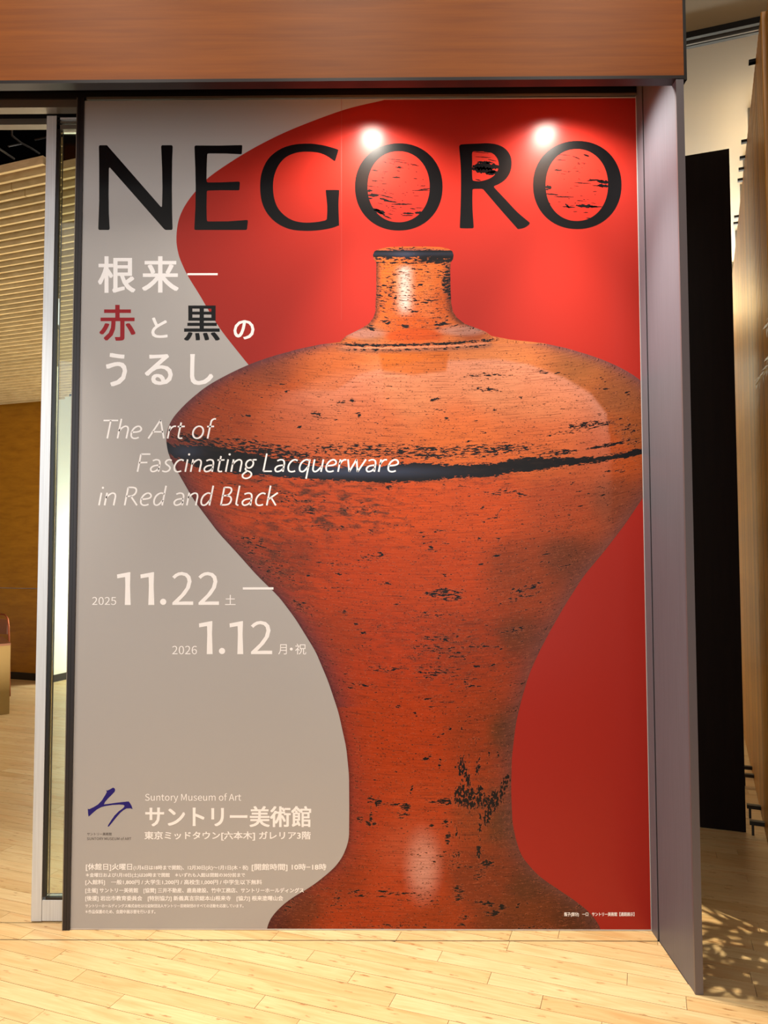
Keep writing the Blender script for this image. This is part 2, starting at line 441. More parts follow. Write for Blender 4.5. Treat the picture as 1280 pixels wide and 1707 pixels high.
tube_bm(bm, [vp(-4, 246, 1.0), vp(24, 265, 1.1)], .006); tube_bm(bm, [vp(58, 233, 1.5), vp(78, 229, 1.5)], .005)
from_bm('hanger_pipes', bm, M['pipe'], vd)
structure(box('wall_left', -7.55, -7.5, -6, 9.5, 0, 4.9, M['brown_wall']), 'brown side wall beyond the gallery room', 'wall')

# counter and copper chair behind it
ct = thing('counter', 'ochre reception counter standing by the brown back wall', 'counter')
cc = wall(0, 1190, 0); cpt = np.array((-3.445, 3.75))
CF, CB = np.array((-.72, -.69)), np.array((-.56, .828))
prism('body', [cpt, cpt + CB * .6, cpt + CB * .6 + CF, cpt + CF], .0, .615, M['counter'], ct)
prism('worktop', [cpt - CB * .01, cpt + CB * .61, cpt + CB * .61 + CF, cpt + CF - CB * .01], .616, .635, M['counter_top'], ct)
ch = thing('chair', 'copper tube chair back rising behind the ochre counter', 'chair')
bm = bmesh.new(); base = cpt + CB * 1.02 + DA * .16 
def cp(s, z, tt=0): q = base + DA * s - DN * tt * .8; return (q[0], q[1], z)
tube_bm(bm, [cp(.02, .0), cp(.0, .45), cp(-.015, .70), cp(-.03, .78), cp(-.07, .815), cp(-.16, .82), cp(-.34, .82), cp(-.43, .81), cp(-.47, .78), cp(-.485, .70), cp(-.5, .45), cp(-.52, 0)], .009)
from_bm('back_frame', bm, M['copper'], ch, True)
bm = bmesh.new(); tube_bm(bm, [cp(.02, 0, .42), cp(0, .44, .40), cp(0, .45, 0)], .009)
from_bm('leg', bm, M['copper'], ch, True); bm = bmesh.new()
tube_bm(bm, [cp(-.52, 0, .42), cp(-.5, .44, .40), cp(-.5, .45, 0)], .009)
from_bm('leg', bm, M['copper'], ch, True)
sm = M['counter_top']; obox('seat', base + DA * -.25 - DN * .2, DA, .46, .40, .45, .475, sm, ch)
obox('backrest', base + DA * -.25 + DN * .0, DA, .44, .014, .62, .77, sm, ch)

# ------------------------------------------------------------------ the corridor on the right
structure(box('ceiling', .95, 6.5, -.37, 8.0, 3.95, 4.0, M['ceiling']), 'beige plaster ceiling over the corridor', 'ceiling')
structure(box('wall_bulkhead', 1.06, 6.5, -.40, -.37, 3.95, 5.6, M['ceiling']), 'beige bulkhead above the corridor mouth', 'wall')
ctr = tag(thing('ceiling_track', 'dark double lighting track across the corridor ceiling', 'track'), kind='structure')
A0 = np.array([1.62, .84]); A0 = vplane(1146, 66, (1.7, 1.0), DN)[:2]
def ceil_pt(px, py, z=3.949):
    d = ray(px, py); return (CAM + d * (z - CAM[2]) / d[2])[:2]
tp = ceil_pt(1148, 62); tq = tp + DA * 1.6
for k, (o_, wd, zz, mm_) in enumerate(((0, .02, 3.92, 'black'), (.038, .010, 3.916, 'rail_metal'), (.066, .02, 3.92, 'black'))):
    obox('track_channel' if k != 1 else 'track_rib', tp + DA * .8 + DN * (o_ - .03), DA, 2.4, wd, zz, 3.9495, M[mm_], ctr)
# dark free standing partition
pr_ = np.array((1.857, .992))
prt = structure(prism('wall_partition', [pr_, pr_ + DN * .06, pr_ + DN * .06 - DA * 1.3, pr_ - DA * 1.3], .002, 3.67, M['dark_panel']),
                'near black brown partition panel standing behind the jamb', 'partition')
# slatted screen
SB = np.array((1.841, .744)); SD = np.array((.58, 1.377)); SD /= np.linalg.norm(SD); SNL = np.array((-SD[1], SD[0]))
near = vplane(1272, 600, SB, (SD[1], -SD[0]))[:2]
near0 = near - SD * .276 - SNL * .012
scr = thing('slatted_screen', 'tall golden brown screen of upright wooden slats at the right edge', 'screen')
proto = None; pitch = .046; nsl = 98
rails = [(.12, .16), (1.2, 1.24), (2.4, 2.44), (3.52, 3.56)]
bm = bmesh.new()
prof = [(-.019, -.012), (.019, -.012), (.019, .010), (.015, .013), (-.015, .013), (-.019, .010)]
for k in range(nsl):
    c = near0 + SD * (pitch * (k + .5)) - SNL * .006
    if proto is None:
        vs = []
        for z in (.03, 3.69):
            for u, v in prof: q = SD * u + SNL * v; vs.append((q[0], q[1], z))
        n = len(prof); fs = [tuple(range(n))[::-1], tuple(range(n, 2 * n))] + [(i, (i + 1) % n, (i + 1) % n + n, i + n) for i in range(n)]
        proto = bpy.data.meshes.new('upright_slat'); proto.from_pydata(vs, [], fs); proto.update(); proto.materials.append(M['screen'])
    o = bpy.data.objects.new('slat', proto); COL.objects.link(o); o.parent = scr; o.location = (c[0], c[1], 0)
Lt = pitch * nsl
for za, zb in rails: obox('cross_rail', near0 + SD * Lt / 2 - SNL * .034, SD, Lt, .03, za, zb, M['screen'], scr)
obox('backing_board', near0 + SD * Lt / 2 - SNL * .055, SD, Lt, .008, .05, 3.62, M['screen'], scr)
M['post'] = wood('end_post_wood', S(128, 82, 26), S(184, 134, 58), (30, 30, 1.0), 2.0, .4)
obox('end_post', near0 - SD * .03 - SNL * .05, SD, .05, .07, .0, 3.70, M['post'], scr)
brk = [.05 + .42 * k for k in range(11)]
def dist_at(px, py): q = vplane(px, py, SB, (SD[1], -SD[0]))[:2]; return (q - near) @ SD
for k, px_py in enumerate(((1268, 1390), (1262, 1362), (1250, 1290), (1247, 1272))):
    dd = dist_at(px_py[0] + 5, px_py[1]); c = near + SD * dd
    obox('foot_bracket', c + SNL * .03, SD, .03, .07, .055, .075, M['black'], scr)
    obox('foot_leg', c + SNL * .05, SD, .012, .012, 0, .0545, M['black'], scr)
for px_py in ((1262, 60), (1259, 90), (1243, 232), (1240, 255), (1238, 275), (1236, 290), (1230, 372), (1229, 390)):
    dd = dist_at(*px_py); c = near + SD * max(dd, .05)
    obox('top_bracket', c - SNL * .002, SD, .022, .05, 3.675, 3.69, M['black'], scr)
for dd in (.95, 1.5, 1.9, 2.7, 3.4):
    c = near + SD * dd; obox('hanger_plate', c - SNL * .03, SD, .05, .012, 3.6, 3.9495, M['rail_metal'], scr)
led = obox('led_strip', near0 + SD * (Lt / 2 + .5) - SNL * .035, SD, Lt - 1.0, .02, 3.70, 3.706, M['led'], scr)
structure(box('wall_far', 1.0, 6.5, 6.9, 7.0, 0, 4.2, M['white']), 'white end wall of the corridor', 'wall')
structure(box('wall_corridor', 5.2, 5.25, -1, 6.9, 0, 4.2, M['ceiling']), 'beige wall beyond the slatted screen', 'wall')

# ------------------------------------------------------------------ plant just beyond the right edge, its fronds reach into view
pl = thing('potted_plume_plant', 'tall plant with pale drooping plumes at the right edge', 'plant')
pc = np.array((1.86, -.72))
bm = bmesh.new(); prof2 = [(.0, 0), (.15, 0), (.19, .2), (.21, .42), (.2, .44), (.18, .43), (.17, .38), (0, .38)]
rings = []
for r_, z_ in prof2: rings.append([bm.verts.new((pc[0] + r_ * math.cos(a), pc[1] + r_ * math.sin(a), z_)) for a in [2 * math.pi * q / 24 for q in range(24)]])
for a_, b_ in zip(rings, rings[1:]):
    for q in range(24): bm.faces.new((a_[q], a_[(q + 1) % 24], b_[(q + 1) % 24], b_[q]))
bmesh.ops.remove_doubles(bm, verts=bm.verts, dist=1e-5)
from_bm('pot', bm, mat('dark_pot', S(50, 46, 44), .5), pl, True)
M['stem'] = mat('plume_stem', S(150, 128, 84), .6); M['plume'] = mat('pale_plume', S(214, 206, 186), .8); M['leaf'] = mat('plume_leaf', S(96, 104, 60), .5)
def frond(tip, ctrl, leaves, lw, m_):
    p0 = Vector((pc[0] + random.uniform(-.05, .05), pc[1] + random.uniform(-.05, .05), .38)); p1 = Vector(ctrl); p2 = Vector(tip)
    P = [p0 * (1 - t) ** 2 + p1 * 2 * t * (1 - t) + p2 * t * t for t in [q / 24 for q in range(25)]]
    bm = bmesh.new(); tube_bm(bm, P, [.007 - .005 * q / 24 for q in range(25)], 6)
    st = from_bm('stem', bm, M['stem'], pl, True)
    bm = bmesh.new()
    for q in range(leaves):
        t = .45 + .55 * q / leaves; i = min(int(t * 24), 23); p = P[i].lerp(P[i + 1], t * 24 - i); d = (P[i + 1] - P[i]).normalized()
        side = Vector((random.uniform(-1, 1), random.uniform(-1, 1), random.uniform(-.3, .6))).cross(d).normalized()
        ln = lw * random.uniform(.6, 1.1) * (1.15 - .7 * (t - .45) / .55); e = p + (side * .7 + d * .8) * ln + Vector((0, 0, -.3 * ln)); wv = d.cross(side).normalized() * .004 + side * .0
        wv = wv if lw < .1 else wv.normalized() * .012
        mid = p.lerp(e, .5) + Vector((0, 0, .1 * ln))
        a = bm.verts.new(p); b3 = bm.verts.new(mid + wv); c3 = bm.verts.new(e); d3 = bm.verts.new(mid - wv); bm.faces.new((a, b3, c3, d3))
    from_bm('plume', bm, m_, pl)
t1 = wall(1260, 642, -.34); frond(t1, (1.66, -.5, 2.75), 150, .05, M['plume'])
t2 = wall(1276, 548, -.42); frond(t2, (1.72, -.6, 2.95), 160, .07, M['plume'])
t3 = wall(1277, 600, -.40); frond(t3, (1.74, -.6, 2.6), 110, .05, M['plume'])
for k in range(14):
    a = random.uniform(0, 6.28); rr = random.uniform(.15, .5); zt = random.uniform(.9, 2.1)
    tx, ty = pc[0] + rr * math.cos(a) * .8, pc[1] + rr * math.sin(a)
    tx = max(tx, 1.72); ty = min(ty, -.48)
    frond((tx, ty, zt), (pc[0] + .15 * math.cos(a), pc[1] + .15 * math.sin(a), zt + .3), 26, .17, M['leaf'])

bm = bmesh.new(); random.seed(21)
for q in range(190):   # unseen leaves added in the spot's beam to dapple the floor
    p = Vector((1.68, -.49, 1.55)) + Vector((random.gauss(0, .12), random.gauss(0, .10), random.gauss(0, .2)))
    if project(p)[0] < 1420 or p.y > -.36: continue
    d = Vector((random.uniform(-1, 1), random.uniform(-1, 1), random.uniform(-.6, .2))).normalized(); s_ = d.orthogonal().normalized() * .016; ln = random.uniform(.08, .2)
    a = bm.verts.new(p); b3 = bm.verts.new(p + d * ln * .45 + s_); c3 = bm.verts.new(p + d * ln); d3 = bm.verts.new(p + d * ln * .45 - s_); bm.faces.new((a, b3, c3, d3))
tag(from_bm('dapple_leaves', bm, M['leaf'], pl), kind='stuff')

# unseen ceiling and right hand wall added to keep ambient light off the floor
structure(box('ceiling_blocker', -7.5, 6.5, -6.0, -.42, 5.6, 5.65, M['ceiling']), 'unseen foyer ceiling added above the viewer to block light', 'ceiling')
structure(box('wall_blocker', 2.3, 2.35, -6.0, -.75, 0, 5.6, M['brown_wall']), 'unseen foyer side wall added right of the viewer to block light', 'wall')

# ------------------------------------------------------------------ the exhibition poster: a printed panel, all marks are flat print on it
def printed(name, color, rough=.26):
    m = mat(name, color, rough, spec=.2); return m
M['p_beige'] = printed('print_beige', S(178, 176, 176)); M['p_red'] = printed('print_red', S(160, 40, 31))
M['p_black'] = printed('print_black', S(12, 12, 14)); M['p_white'] = printed('print_white', S(252, 252, 255))
M['p_crimson'] = printed('print_crimson', S(150, 24, 34)); M['p_blue'] = printed('print_blue', S(36, 28, 118)); M['p_grey'] = printed('print_grey', S(92, 86, 84))
poster = thing('exhibition_poster', 'tall beige and red exhibition poster with a huge lacquer bottle', 'poster')
XL, XR, ZTP = -1.261, 1.0145, 3.3465
box('panel', XL, XR, .0000, .02, .006, ZTP, M['p_beige'], poster)
box('panel_edge', XL, XR, -.0003, .02, .001, .0055, M['frame_white'], poster)
box('panel_edge', XR - .0022, XR, -.0003, -.00001, .006, ZTP, M['frame_white'], poster)
def flat(name, loops, layer, m, parent=poster, px=True):
    """flat print: loops = outer + holes in photo pixels, laid on the poster plane"""
    y = -.00005 * layer
    L3 = []
    for lp in loops:
        L3.append([Vector((*(wall(a, b2, 0)[[0, 2]] if px else (a, b2)), 0)) for a, b2 in lp])
    tris = tessellate_polygon(L3); vs = [v for lp in L3 for v in lp]
    fs = []
    for t in tris:
        a, b2, c = (vs[i] for i in t)
        if (b2 - a).cross(c - a).z < 0: t = (t[0], t[2], t[1])
        fs.append(t)
    me = bpy.data.meshes.new(name); me.from_pydata([(min(max(v.x, XL), XR), y, max(v.y, .006)) for v in vs], [], fs); me.update()
    return new_obj(name, me, m, parent)
def catmull(P, n=6, closed=False):
    P = [np.array(p, float) for p in P]; out = []
    N = len(P)
    for i in range(N if closed else N - 1):
        g = lambda k: P[k % N] if closed else P[min(max(k, 0), N - 1)]
        a, b2, c, d = g(i - 1), g(i), g(i + 1), g(i + 2)
        for q in range(n):
            t = q / n
            out.append(.5 * (2 * b2 + (c - a) * t + (2 * a - 5 * b2 + 4 * c - d) * t * t + (3 * b2 - a - 3 * c + d) * t ** 3))
    if not closed: out.append(P[-1])
    return out
red_edge = [(640, 166.5), (635, 168), (575, 182.5), (500, 210), (450, 232.5), (402, 259), (350, 294), (325, 320), (307, 345), (297, 370), (294, 400), (297.6, 424), (304.7, 442.8), (314, 461.6), (332.8, 492), (351.5, 523.7), (368, 549.5), (386.7, 574), (413.7, 607.6), (440, 640)]
red = catmull(red_edge, 5) + [np.array(p, float) for p in ((600, 800), (650, 1200), (700, 1549), (1087, 1551), (1070, 700), (1061.5, 163.5))]
flat('red_field', [red], 1, M['p_red'])
box('sheet_seam', *(wall(568.5, 900)[0] + np.array((0, .0012))), -.00007, .0004, 2.42, ZTP, mat('seam', S(150, 40, 30), .5), poster)

# --- the bottle picture
outL = [(411, 668), (412, 645), (415, 631), (419, 624), (425, 621.5), (432, 623), (438, 627), (450, 627), (480, 627), (505, 626), (520, 625.5), (530, 622), (540, 614), (547, 603), (553, 591), (560, 577), (566, 570.5), (570, 567), (574, 535), (581, 501), (590, 466), (598, 439), (615, 397), (642, 346), (670, 312), (697, 287), (718, 278), (735, 276.5), (759, 281), (783, 294), (832, 322), (887, 363), (924, 397), (959, 428), (995, 465), (1031, 492), (1086, 526), (1136, 547), (1187, 564), (1246, 577), (1292, 581.6), (1349, 582), (1399, 581.6), (1422, 574), (1436, 566), (1450, 554), (1478, 519), (1499, 482), (1523, 456), (1541, 446), (1552, 444)]
outR = [(411, 712), (412, 735), (415, 748), (419, 754), (425, 756), (432, 755), (438, 751), (450, 750.5), (480, 751), (505, 752), (520, 755), (530, 762), (540, 775), (547, 794), (553, 810), (560, 819), (566, 850), (572, 905), (580, 942.5), (594, 992), (614, 1038), (634, 1069), (650, 1084), (690, 1108), (735, 1116), (780, 1104), (832, 1070), (875, 1041), (918, 1008), (960, 973), (1005, 944), (1048, 919), (1088, 898), (1121, 883), (1161, 870.6), (1200, 861), (1222, 857.8), (1264, 853), (1320, 852), (1371, 854), (1400, 860), (1427, 869), (1450, 888), (1463, 901), (1484, 932.6), (1505, 964), (1523, 985), (1541, 998), (1552, 1003)]
rows = np.concatenate([np.arange(411, 440, 1.0), np.arange(440, 1550.6, 2.0), [1550.8]])
def smooth_interp(tab, y):
    tab = np.array(tab, float); v = np.interp(y, tab[:, 0], tab[:, 1]); return v
xl = smooth_interp(outL, rows); xr = smooth_interp(outR, rows)
def sm(a, k=5):
    b2 = a.copy(); body = rows > 585
    ker = np.ones(2 * k + 1) / (2 * k + 1); s = np.convolve(np.pad(a, k, mode='edge'), ker, 'valid'); b2[body] = s[body]; return b2
xl = sm(xl); xr = sm(xr)
NC = 270
Rn = len(rows); U = np.linspace(-1, 1, NC)[None, :]
edgeR = np.interp(rows, [163, 1552], [1061.3, 1087.3])[:, None]
xrc = np.minimum(xr[:, None], edgeR)
XX = xl[:, None] + (U + 1) / 2 * (xrc - xl[:, None]); YY = np.repeat(rows[:, None], NC, 1)
mid = (xl + xr) / 2; half = np.maximum((xr - xl) / 2, 1)
UU = (XX - mid[:, None]) / half[:, None]                       # -1..1 across the whole bottle
def lin(c): c = np.array(c, float) / 255; return np.where(c <= .04045, c / 12.92, ((c + .055) / 1.055) ** 2.4)
# colour samples of the printed picture (x, y, radius, colour)
CP = [(690, 650, 90, (236, 142, 108)), (820, 640, 70, (234, 146, 118)), (900, 670, 60, (226, 132, 98)), (560, 650, 60, (220, 118, 84)), (470, 680, 70, (208, 96, 56)),
      (620, 700, 80, (226, 112, 60)), (760, 720, 90, (232, 116, 54)), (900, 740, 80, (222, 108, 56)), (1000, 760, 60, (196, 88, 48)), (1060, 720, 40, (162, 88, 58)),
      (380, 700, 60, (188, 84, 54)), (330, 740, 40, (150, 66, 48)), (1030, 660, 40, (158, 92, 70)), (960, 610, 40, (170, 104, 78)), (450, 620, 40, (170, 86, 70)),
      (400, 800, 60, (196, 78, 46)), (520, 840, 80, (212, 80, 34)), (660, 840, 90, (224, 86, 34)), (800, 840, 90, (214, 84, 40)), (930, 840, 70, (184, 78, 50)), (1020, 830, 50, (146, 72, 56)),
      (480, 930, 50, (168, 66, 44)), (600, 950, 80, (206, 74, 34)), (740, 950, 90, (202, 76, 38)), (860, 950, 70, (156, 68, 44)), (940, 930, 50, (122, 62, 50)),
      (560, 1060, 50, (182, 68, 36)), (660, 1080, 80, (196, 68, 34)), (780, 1080, 70, (170, 64, 36)), (860, 1060, 40, (122, 60, 44)),
      (600, 1200, 50, (192, 70, 32)), (690, 1220, 80, (194, 70, 34)), (780, 1220, 60, (168, 68, 42)), (840, 1220, 40, (116, 66, 42)),
      (610, 1350, 50, (188, 66, 34)), (700, 1360, 70, (198, 76, 44)), (790, 1360, 50, (160, 74, 50)), (840, 1370, 40, (112, 66, 44)),
      (560, 1480, 50, (158, 60, 38)), (680, 1480, 70, (194, 74, 44)), (800, 1470, 60, (140, 62, 44)), (880, 1480, 40, (104, 58, 46)), (500, 1510, 40, (122, 56, 44)), (460, 1535, 30, (98, 44, 38)),
      (600, 1530, 60, (182, 66, 34)), (720, 1530, 60, (172, 68, 36)), (860, 1530, 60, (124, 62, 42)), (960, 1525, 40, (96, 52, 40)),
      (690, 470, 50, (232, 118, 62)), (650, 500, 30, (222, 106, 56)), (735, 500, 30, (216, 100, 52)), (690, 550, 40, (214, 96, 46)), (620, 560, 20, (190, 120, 104)), (790, 555, 20, (170, 84, 62))]
num = np.zeros((Rn, NC, 3)); den = np.zeros((Rn, NC, 1))
for x, y, r, c in CP:
    wgt = (1.0 / (((XX - x) ** 2 + ((YY - y) * 1.3) ** 2) / (r * r) + .12) ** 2.2)[..., None]
    num += wgt * lin(c); den += wgt
C = num / den * np.array((1.0, .93, .50))
def blend(mask, col):
    global C
    C = C * (1 - mask[..., None]) + lin(col) * mask[..., None]
def sst(a, b2, v): t = np.clip((v - a) / (b2 - a), 0, 1); return t * t * (3 - 2 * t)
def ell(cx, cy, rx, ry, soft=.3, ang=0.0):
    ca, sa = math.cos(math.radians(ang)), math.sin(math.radians(ang))
    u = ((XX - cx) * ca + (YY - cy) * sa) / rx; v = (-(XX - cx) * sa + (YY - cy) * ca) / ry
    return 1 - sst(1 - soft, 1 + soft, np.sqrt(u * u + v * v))
body = YY > 572

# darker purple rim all around
dL = (XX - xl[:, None]); dR = (xr[:, None] - XX)
rim = np.exp(-(np.abs(dL) / 26.0) ** 1.5) * .85 * body; blend(rim * (YY < 1180) + rim * .45 * (YY >= 1180), (112, 58, 66))
rim = np.exp(-(np.abs(dL) / 5.0) ** 1.4) * .6; blend(rim, (70, 32, 40))
rim = np.exp(-(np.abs(dR) / 22.0) ** 1.4) * .75 * body; blend(rim, (116, 74, 70))
topd = np.interp(XX, [276, 287, 312, 346, 397, 439, 501, 560, 820, 877, 942, 992, 1038, 1070], [735, 697, 670, 642, 615, 598, 581, 569, 560, 565, 580, 594, 614, 634])
blend(np.exp(-np.clip(YY - topd, 0, 99) / 9.0) * .75 * body, (134, 80, 84))
# reflected softbox on the shoulder: crisp upper right edge, and the neck mirrored in the lacquer
ytop = np.interp(XX, [560, 600, 700, 830, 880, 940, 985, 1012, 1020], [650, 622, 601, 598, 606, 628, 655, 690, 760])
sb = sst(-3, 5, YY - ytop) * np.exp(-np.clip(YY - ytop, 0, 400) / 75.0) * sst(1024, 1006, XX) * sst(380, 700, XX) * body
blend(sb * .42, (250, 178, 160))
ytopL = np.interp(XX, [400, 480, 560, 640], [700, 655, 622, 600]); sb2 = sst(-12, 18, YY - ytopL) * np.exp(-np.clip(YY - ytopL, 0, 400) / 60.0) * sst(400, 520, XX) * (XX < 640) * body
blend(sb2 * .30, (246, 160, 132))
nk = sst(631, 637, XX + (YY - 600) * -.2) * sst(750, 744, XX + (YY - 600) * .12) * sst(629, 621, YY + 6 * np.abs(XX - 690) / 50) * (YY > 584)
blend(nk * .85, (222, 112, 36))
# neck modelling
neck = (YY < 568)
nh = np.exp(-((XX - 675) / 11.0) ** 2) * sst(438, 452, YY) * sst(532, 505, YY) * neck; blend(nh * .8, (252, 236, 226))
blend(np.exp(-((XX - 712) / 14.0) ** 2) * .25 * neck * (YY > 440) * (YY < 530), (250, 150, 92))
blend(sst(-.82, -1.0, UU) * .75 * neck * (YY > 436) * (YY < 552), (96, 44, 36)); blend(sst(.74, 1.0, UU) * .85 * neck * (YY > 436) * (YY < 552), (74, 36, 32))
fl_ = (YY > 532) * neck
blend(ell(605, 556, 34, 8, .5) * .6 * fl_, (196, 140, 132)); blend(ell(770, 551, 36, 8, .5) * .6 * fl_, (206, 158, 146))
blend(ell(690, 561, 46, 13, .15) * .8 * fl_, (214, 84, 30))
blend(ell(705, 1443, 22, 44, .8) * .85, (240, 176, 158)); blend(ell(690, 1415, 46, 34, .9) * .25, (224, 130, 100))
blend(ell(620, 800, 110, 26, .9, -6) * .0, (255, 120, 60))
C *= (.74 * (1 - .20 * (1 - np.clip((YY - 400) / 500, 0, 1))))[..., None]  # print darkened towards its top, offsetting the lamps' stronger light there
# the ink field: how much black lacquer shows through
I = np.full((Rn, NC), .16) + .07 * (YY > 572) - .03 * (YY < 700)
def addink(mask, v):
    global I
    I = np.maximum(I, mask * v)
bx_ = [276, 290, 340, 400, 460, 540, 600, 640, 700, 760, 830, 850, 880, 940, 1000, 1040, 1075]
bt = [735, 742, 741, 752, 764, 778, 779, 776, 771, 775, 772, 766, 762, 763, 761, 754, 745]
bb_ = [752, 762, 784, 790, 795, 800, 803, 805, 803, 797, 794, 787, 787, 778, 770, 764, 756]
BT = np.interp(XX, bx_, bt); BB = np.interp(XX, bx_, bb_)
sd = np.minimum(YY - BT, BB - YY)
I = np.where(body & (YY > 600) & (YY < 860), np.maximum(I, .5 + np.clip(sd / 12.0, -.5, .5) * 1.1), I)
addink(ell(450, 757, 130, 15, .6, 7), .58); addink(ell(330, 735, 60, 13, .6, 12), .55); addink(ell(430, 742, 90, 12, .7, 8), .50)
addink(ell(640, 752, 170, 16, .6, 2), .48); addink(ell(800, 751, 130, 14, .6, -3), .49); addink(ell(715, 748, 50, 5, .6, 2), .56); addink(ell(830, 750, 60, 6, .6, -3), .56)
addink(ell(720, 760, 40, 4, .5, 3), .60); addink(ell(985, 708, 52, 8, .7, -5), .55); addink(ell(940, 722, 60, 4, .7, -7), .46); addink(ell(1010, 743, 42, 4, .5, -10), .60)
addink(ell(930, 755, 40, 6, .5, -6), .56); addink(ell(1045, 715, 36, 14, .8, -4), .42); addink(ell(1050, 735, 30, 10, .8), .42); addink(ell(640, 790, 100, 20, .8), .30)
addink(ell(840, 820, 60, 8, .7, -4), .42); addink(ell(740, 988, 38, 9, .6, -4), .56); addink(ell(755, 997, 22, 7, .5), .52); addink(ell(720, 1025, 70, 10, .9), .40)
addink(ell(480, 830, 60, 16, .8, 14), .40); addink(ell(515, 850, 18, 8, .6, 20), .50); addink(ell(450, 950, 60, 30, .9, 30), .40); addink(ell(425, 905, 30, 16, .9, 25), .44)
addink(ell(600, 850, 50, 14, .9, 3), .42); addink(ell(620, 930, 40, 10, .8), .42); addink(ell(500, 1010, 22, 14, .8, 30), .46); addink(ell(740, 1075, 90, 40, 1), .40); addink(ell(730, 1120, 60, 20, 1), .42)
addink(ell(880, 980, 40, 7, .7, -16), .48); addink(ell(870, 995, 50, 6, .7, -14), .42); addink(ell(950, 940, 30, 4, .7, -40), .42)
addink(ell(860, 1050, 30, 8, .7, -10), .44); addink(ell(605, 1142, 40, 4, .7, 10), .48); addink(ell(640, 1115, 40, 10, .9, 5), .40)
rg2 = np.random.default_rng(11)
for _ in range(130):   # long thin scratches and small scabs over belly and shoulder
    x, y = rg2.uniform(300, 1060), rg2.uniform(600, 1190)
    addink(ell(x, y, rg2.uniform(6, 34), rg2.uniform(.9, 2.2), .6, rg2.normal(0, 4) + (x < 620) * 8 - (x > 800) * 8), rg2.uniform(.42, .56))
for _ in range(60):
    x, y = rg2.uniform(340, 1040), rg2.uniform(610, 1500); addink(ell(x, y, rg2.uniform(2, 7), rg2.uniform(1.5, 4), .6, rg2.uniform(-40, 40)), rg2.uniform(.46, .6))
for _ in range(26):
    x = rg2.uniform(420, 700); addink(ell(x, rg2.uniform(1478, 1490) + 6 * math.sin((x - 420) / 90), rg2.uniform(4, 12), 1.6, .6, 4), .5)
# stem damage
for a in ((795, 1335, 55, 15, .5, 0, .56), (770, 1325, 15, 24, .5, 0, .60), (783, 1330, 10, 24, .5, 0, .62), (800, 1325, 7, 20, .5, 0, .62), (822, 1335, 12, 24, .5, 20, .64), (840, 1312, 8, 26, .6, 22, .58), (812, 1360, 7, 18, .5, 5, .62),
          (770, 1280, 8, 26, .6, -6, .58), (780, 1295, 5, 18, .5, -5, .62), (797, 1278, 5, 18, .6, 5, .56), (733, 1272, 3, 14, .5, 5, .62), (712, 1263, 12, 4, .6, -25, .58), (686, 1317, 2.4, 9, .5, 15, .58), (742, 1337, 16, 8, .6, 0, .58), (728, 1337, 22, 2, .5, 0, .58),
          (618, 1333, 8, 8, .5, 0, .52), (630, 1338, 7, 9, .5, 0, .58), (618, 1360, 3, 18, .6, 0, .58), (617, 1372, 12, 6, .7, 0, .56), (655, 1341, 22, 3, .6, 5, .58), (675, 1345, 12, 7, .6, 0, .60), (670, 1358, 14, 8, .7, 0, .50), (600, 1365, 8, 10, .8, 0, .46),
          (718, 1376, 6, 2.4, .5, 0, .62), (747, 1397, 6, 12, .5, 0, .56), (745, 1370, 14, 12, .8, 0, .46), (760, 1385, 4, 14, .6, 0, .48), (800, 1375, 3, 30, .7, 0, .58), (798, 1420, 5, 16, .6, 0, .60), (812, 1440, 15, 8, .7, 0, .60), (760, 1425, 14, 8, .8, 0, .48), (735, 1425, 12, 10, .8, 0, .44),
          (735, 1225, 12, 5, .8, 0, .48), (770, 1215, 3, 4, .5, 0, .6), (815, 1258, 3, 7, .5, 0, .52), (830, 1258, 3, 7, .5, 0, .54), (790, 1232, 16, 3, .8, 0, .46),
          (760, 1440, 40, 12, .9, 0, .42), (800, 1455, 20, 20, .9, 0, .44), (640, 1488, 10, 3, .6, 10, .54), (680, 1490, 60, 6, .8, 3, .44), (765, 1490, 12, 20, .8, 0, .52), (810, 1506, 20, 5, .6, 10, .62), (838, 1512, 9, 6, .6, -20, .58), (822, 1522, 18, 6, .6, -5, .60), (864, 1510, 6, 4, .5, -30, .58), (775, 1530, 14, 8, .8, 0, .52), (770, 1541, 10, 3, .6, 0, .58),
          (480, 1512, 26, 7, .9, -45, .44), (540, 1482, 8, 3, .7, 0, .50), (700, 1500, 60, 20, 1, 0, .36), (560, 1500, 40, 30, 1, 0, .36), (650, 1545, 80, 8, .9, 0, .40), (900, 1546, 60, 6, .9, 0, .42)):
    addink(ell(*a[:6]), a[6])
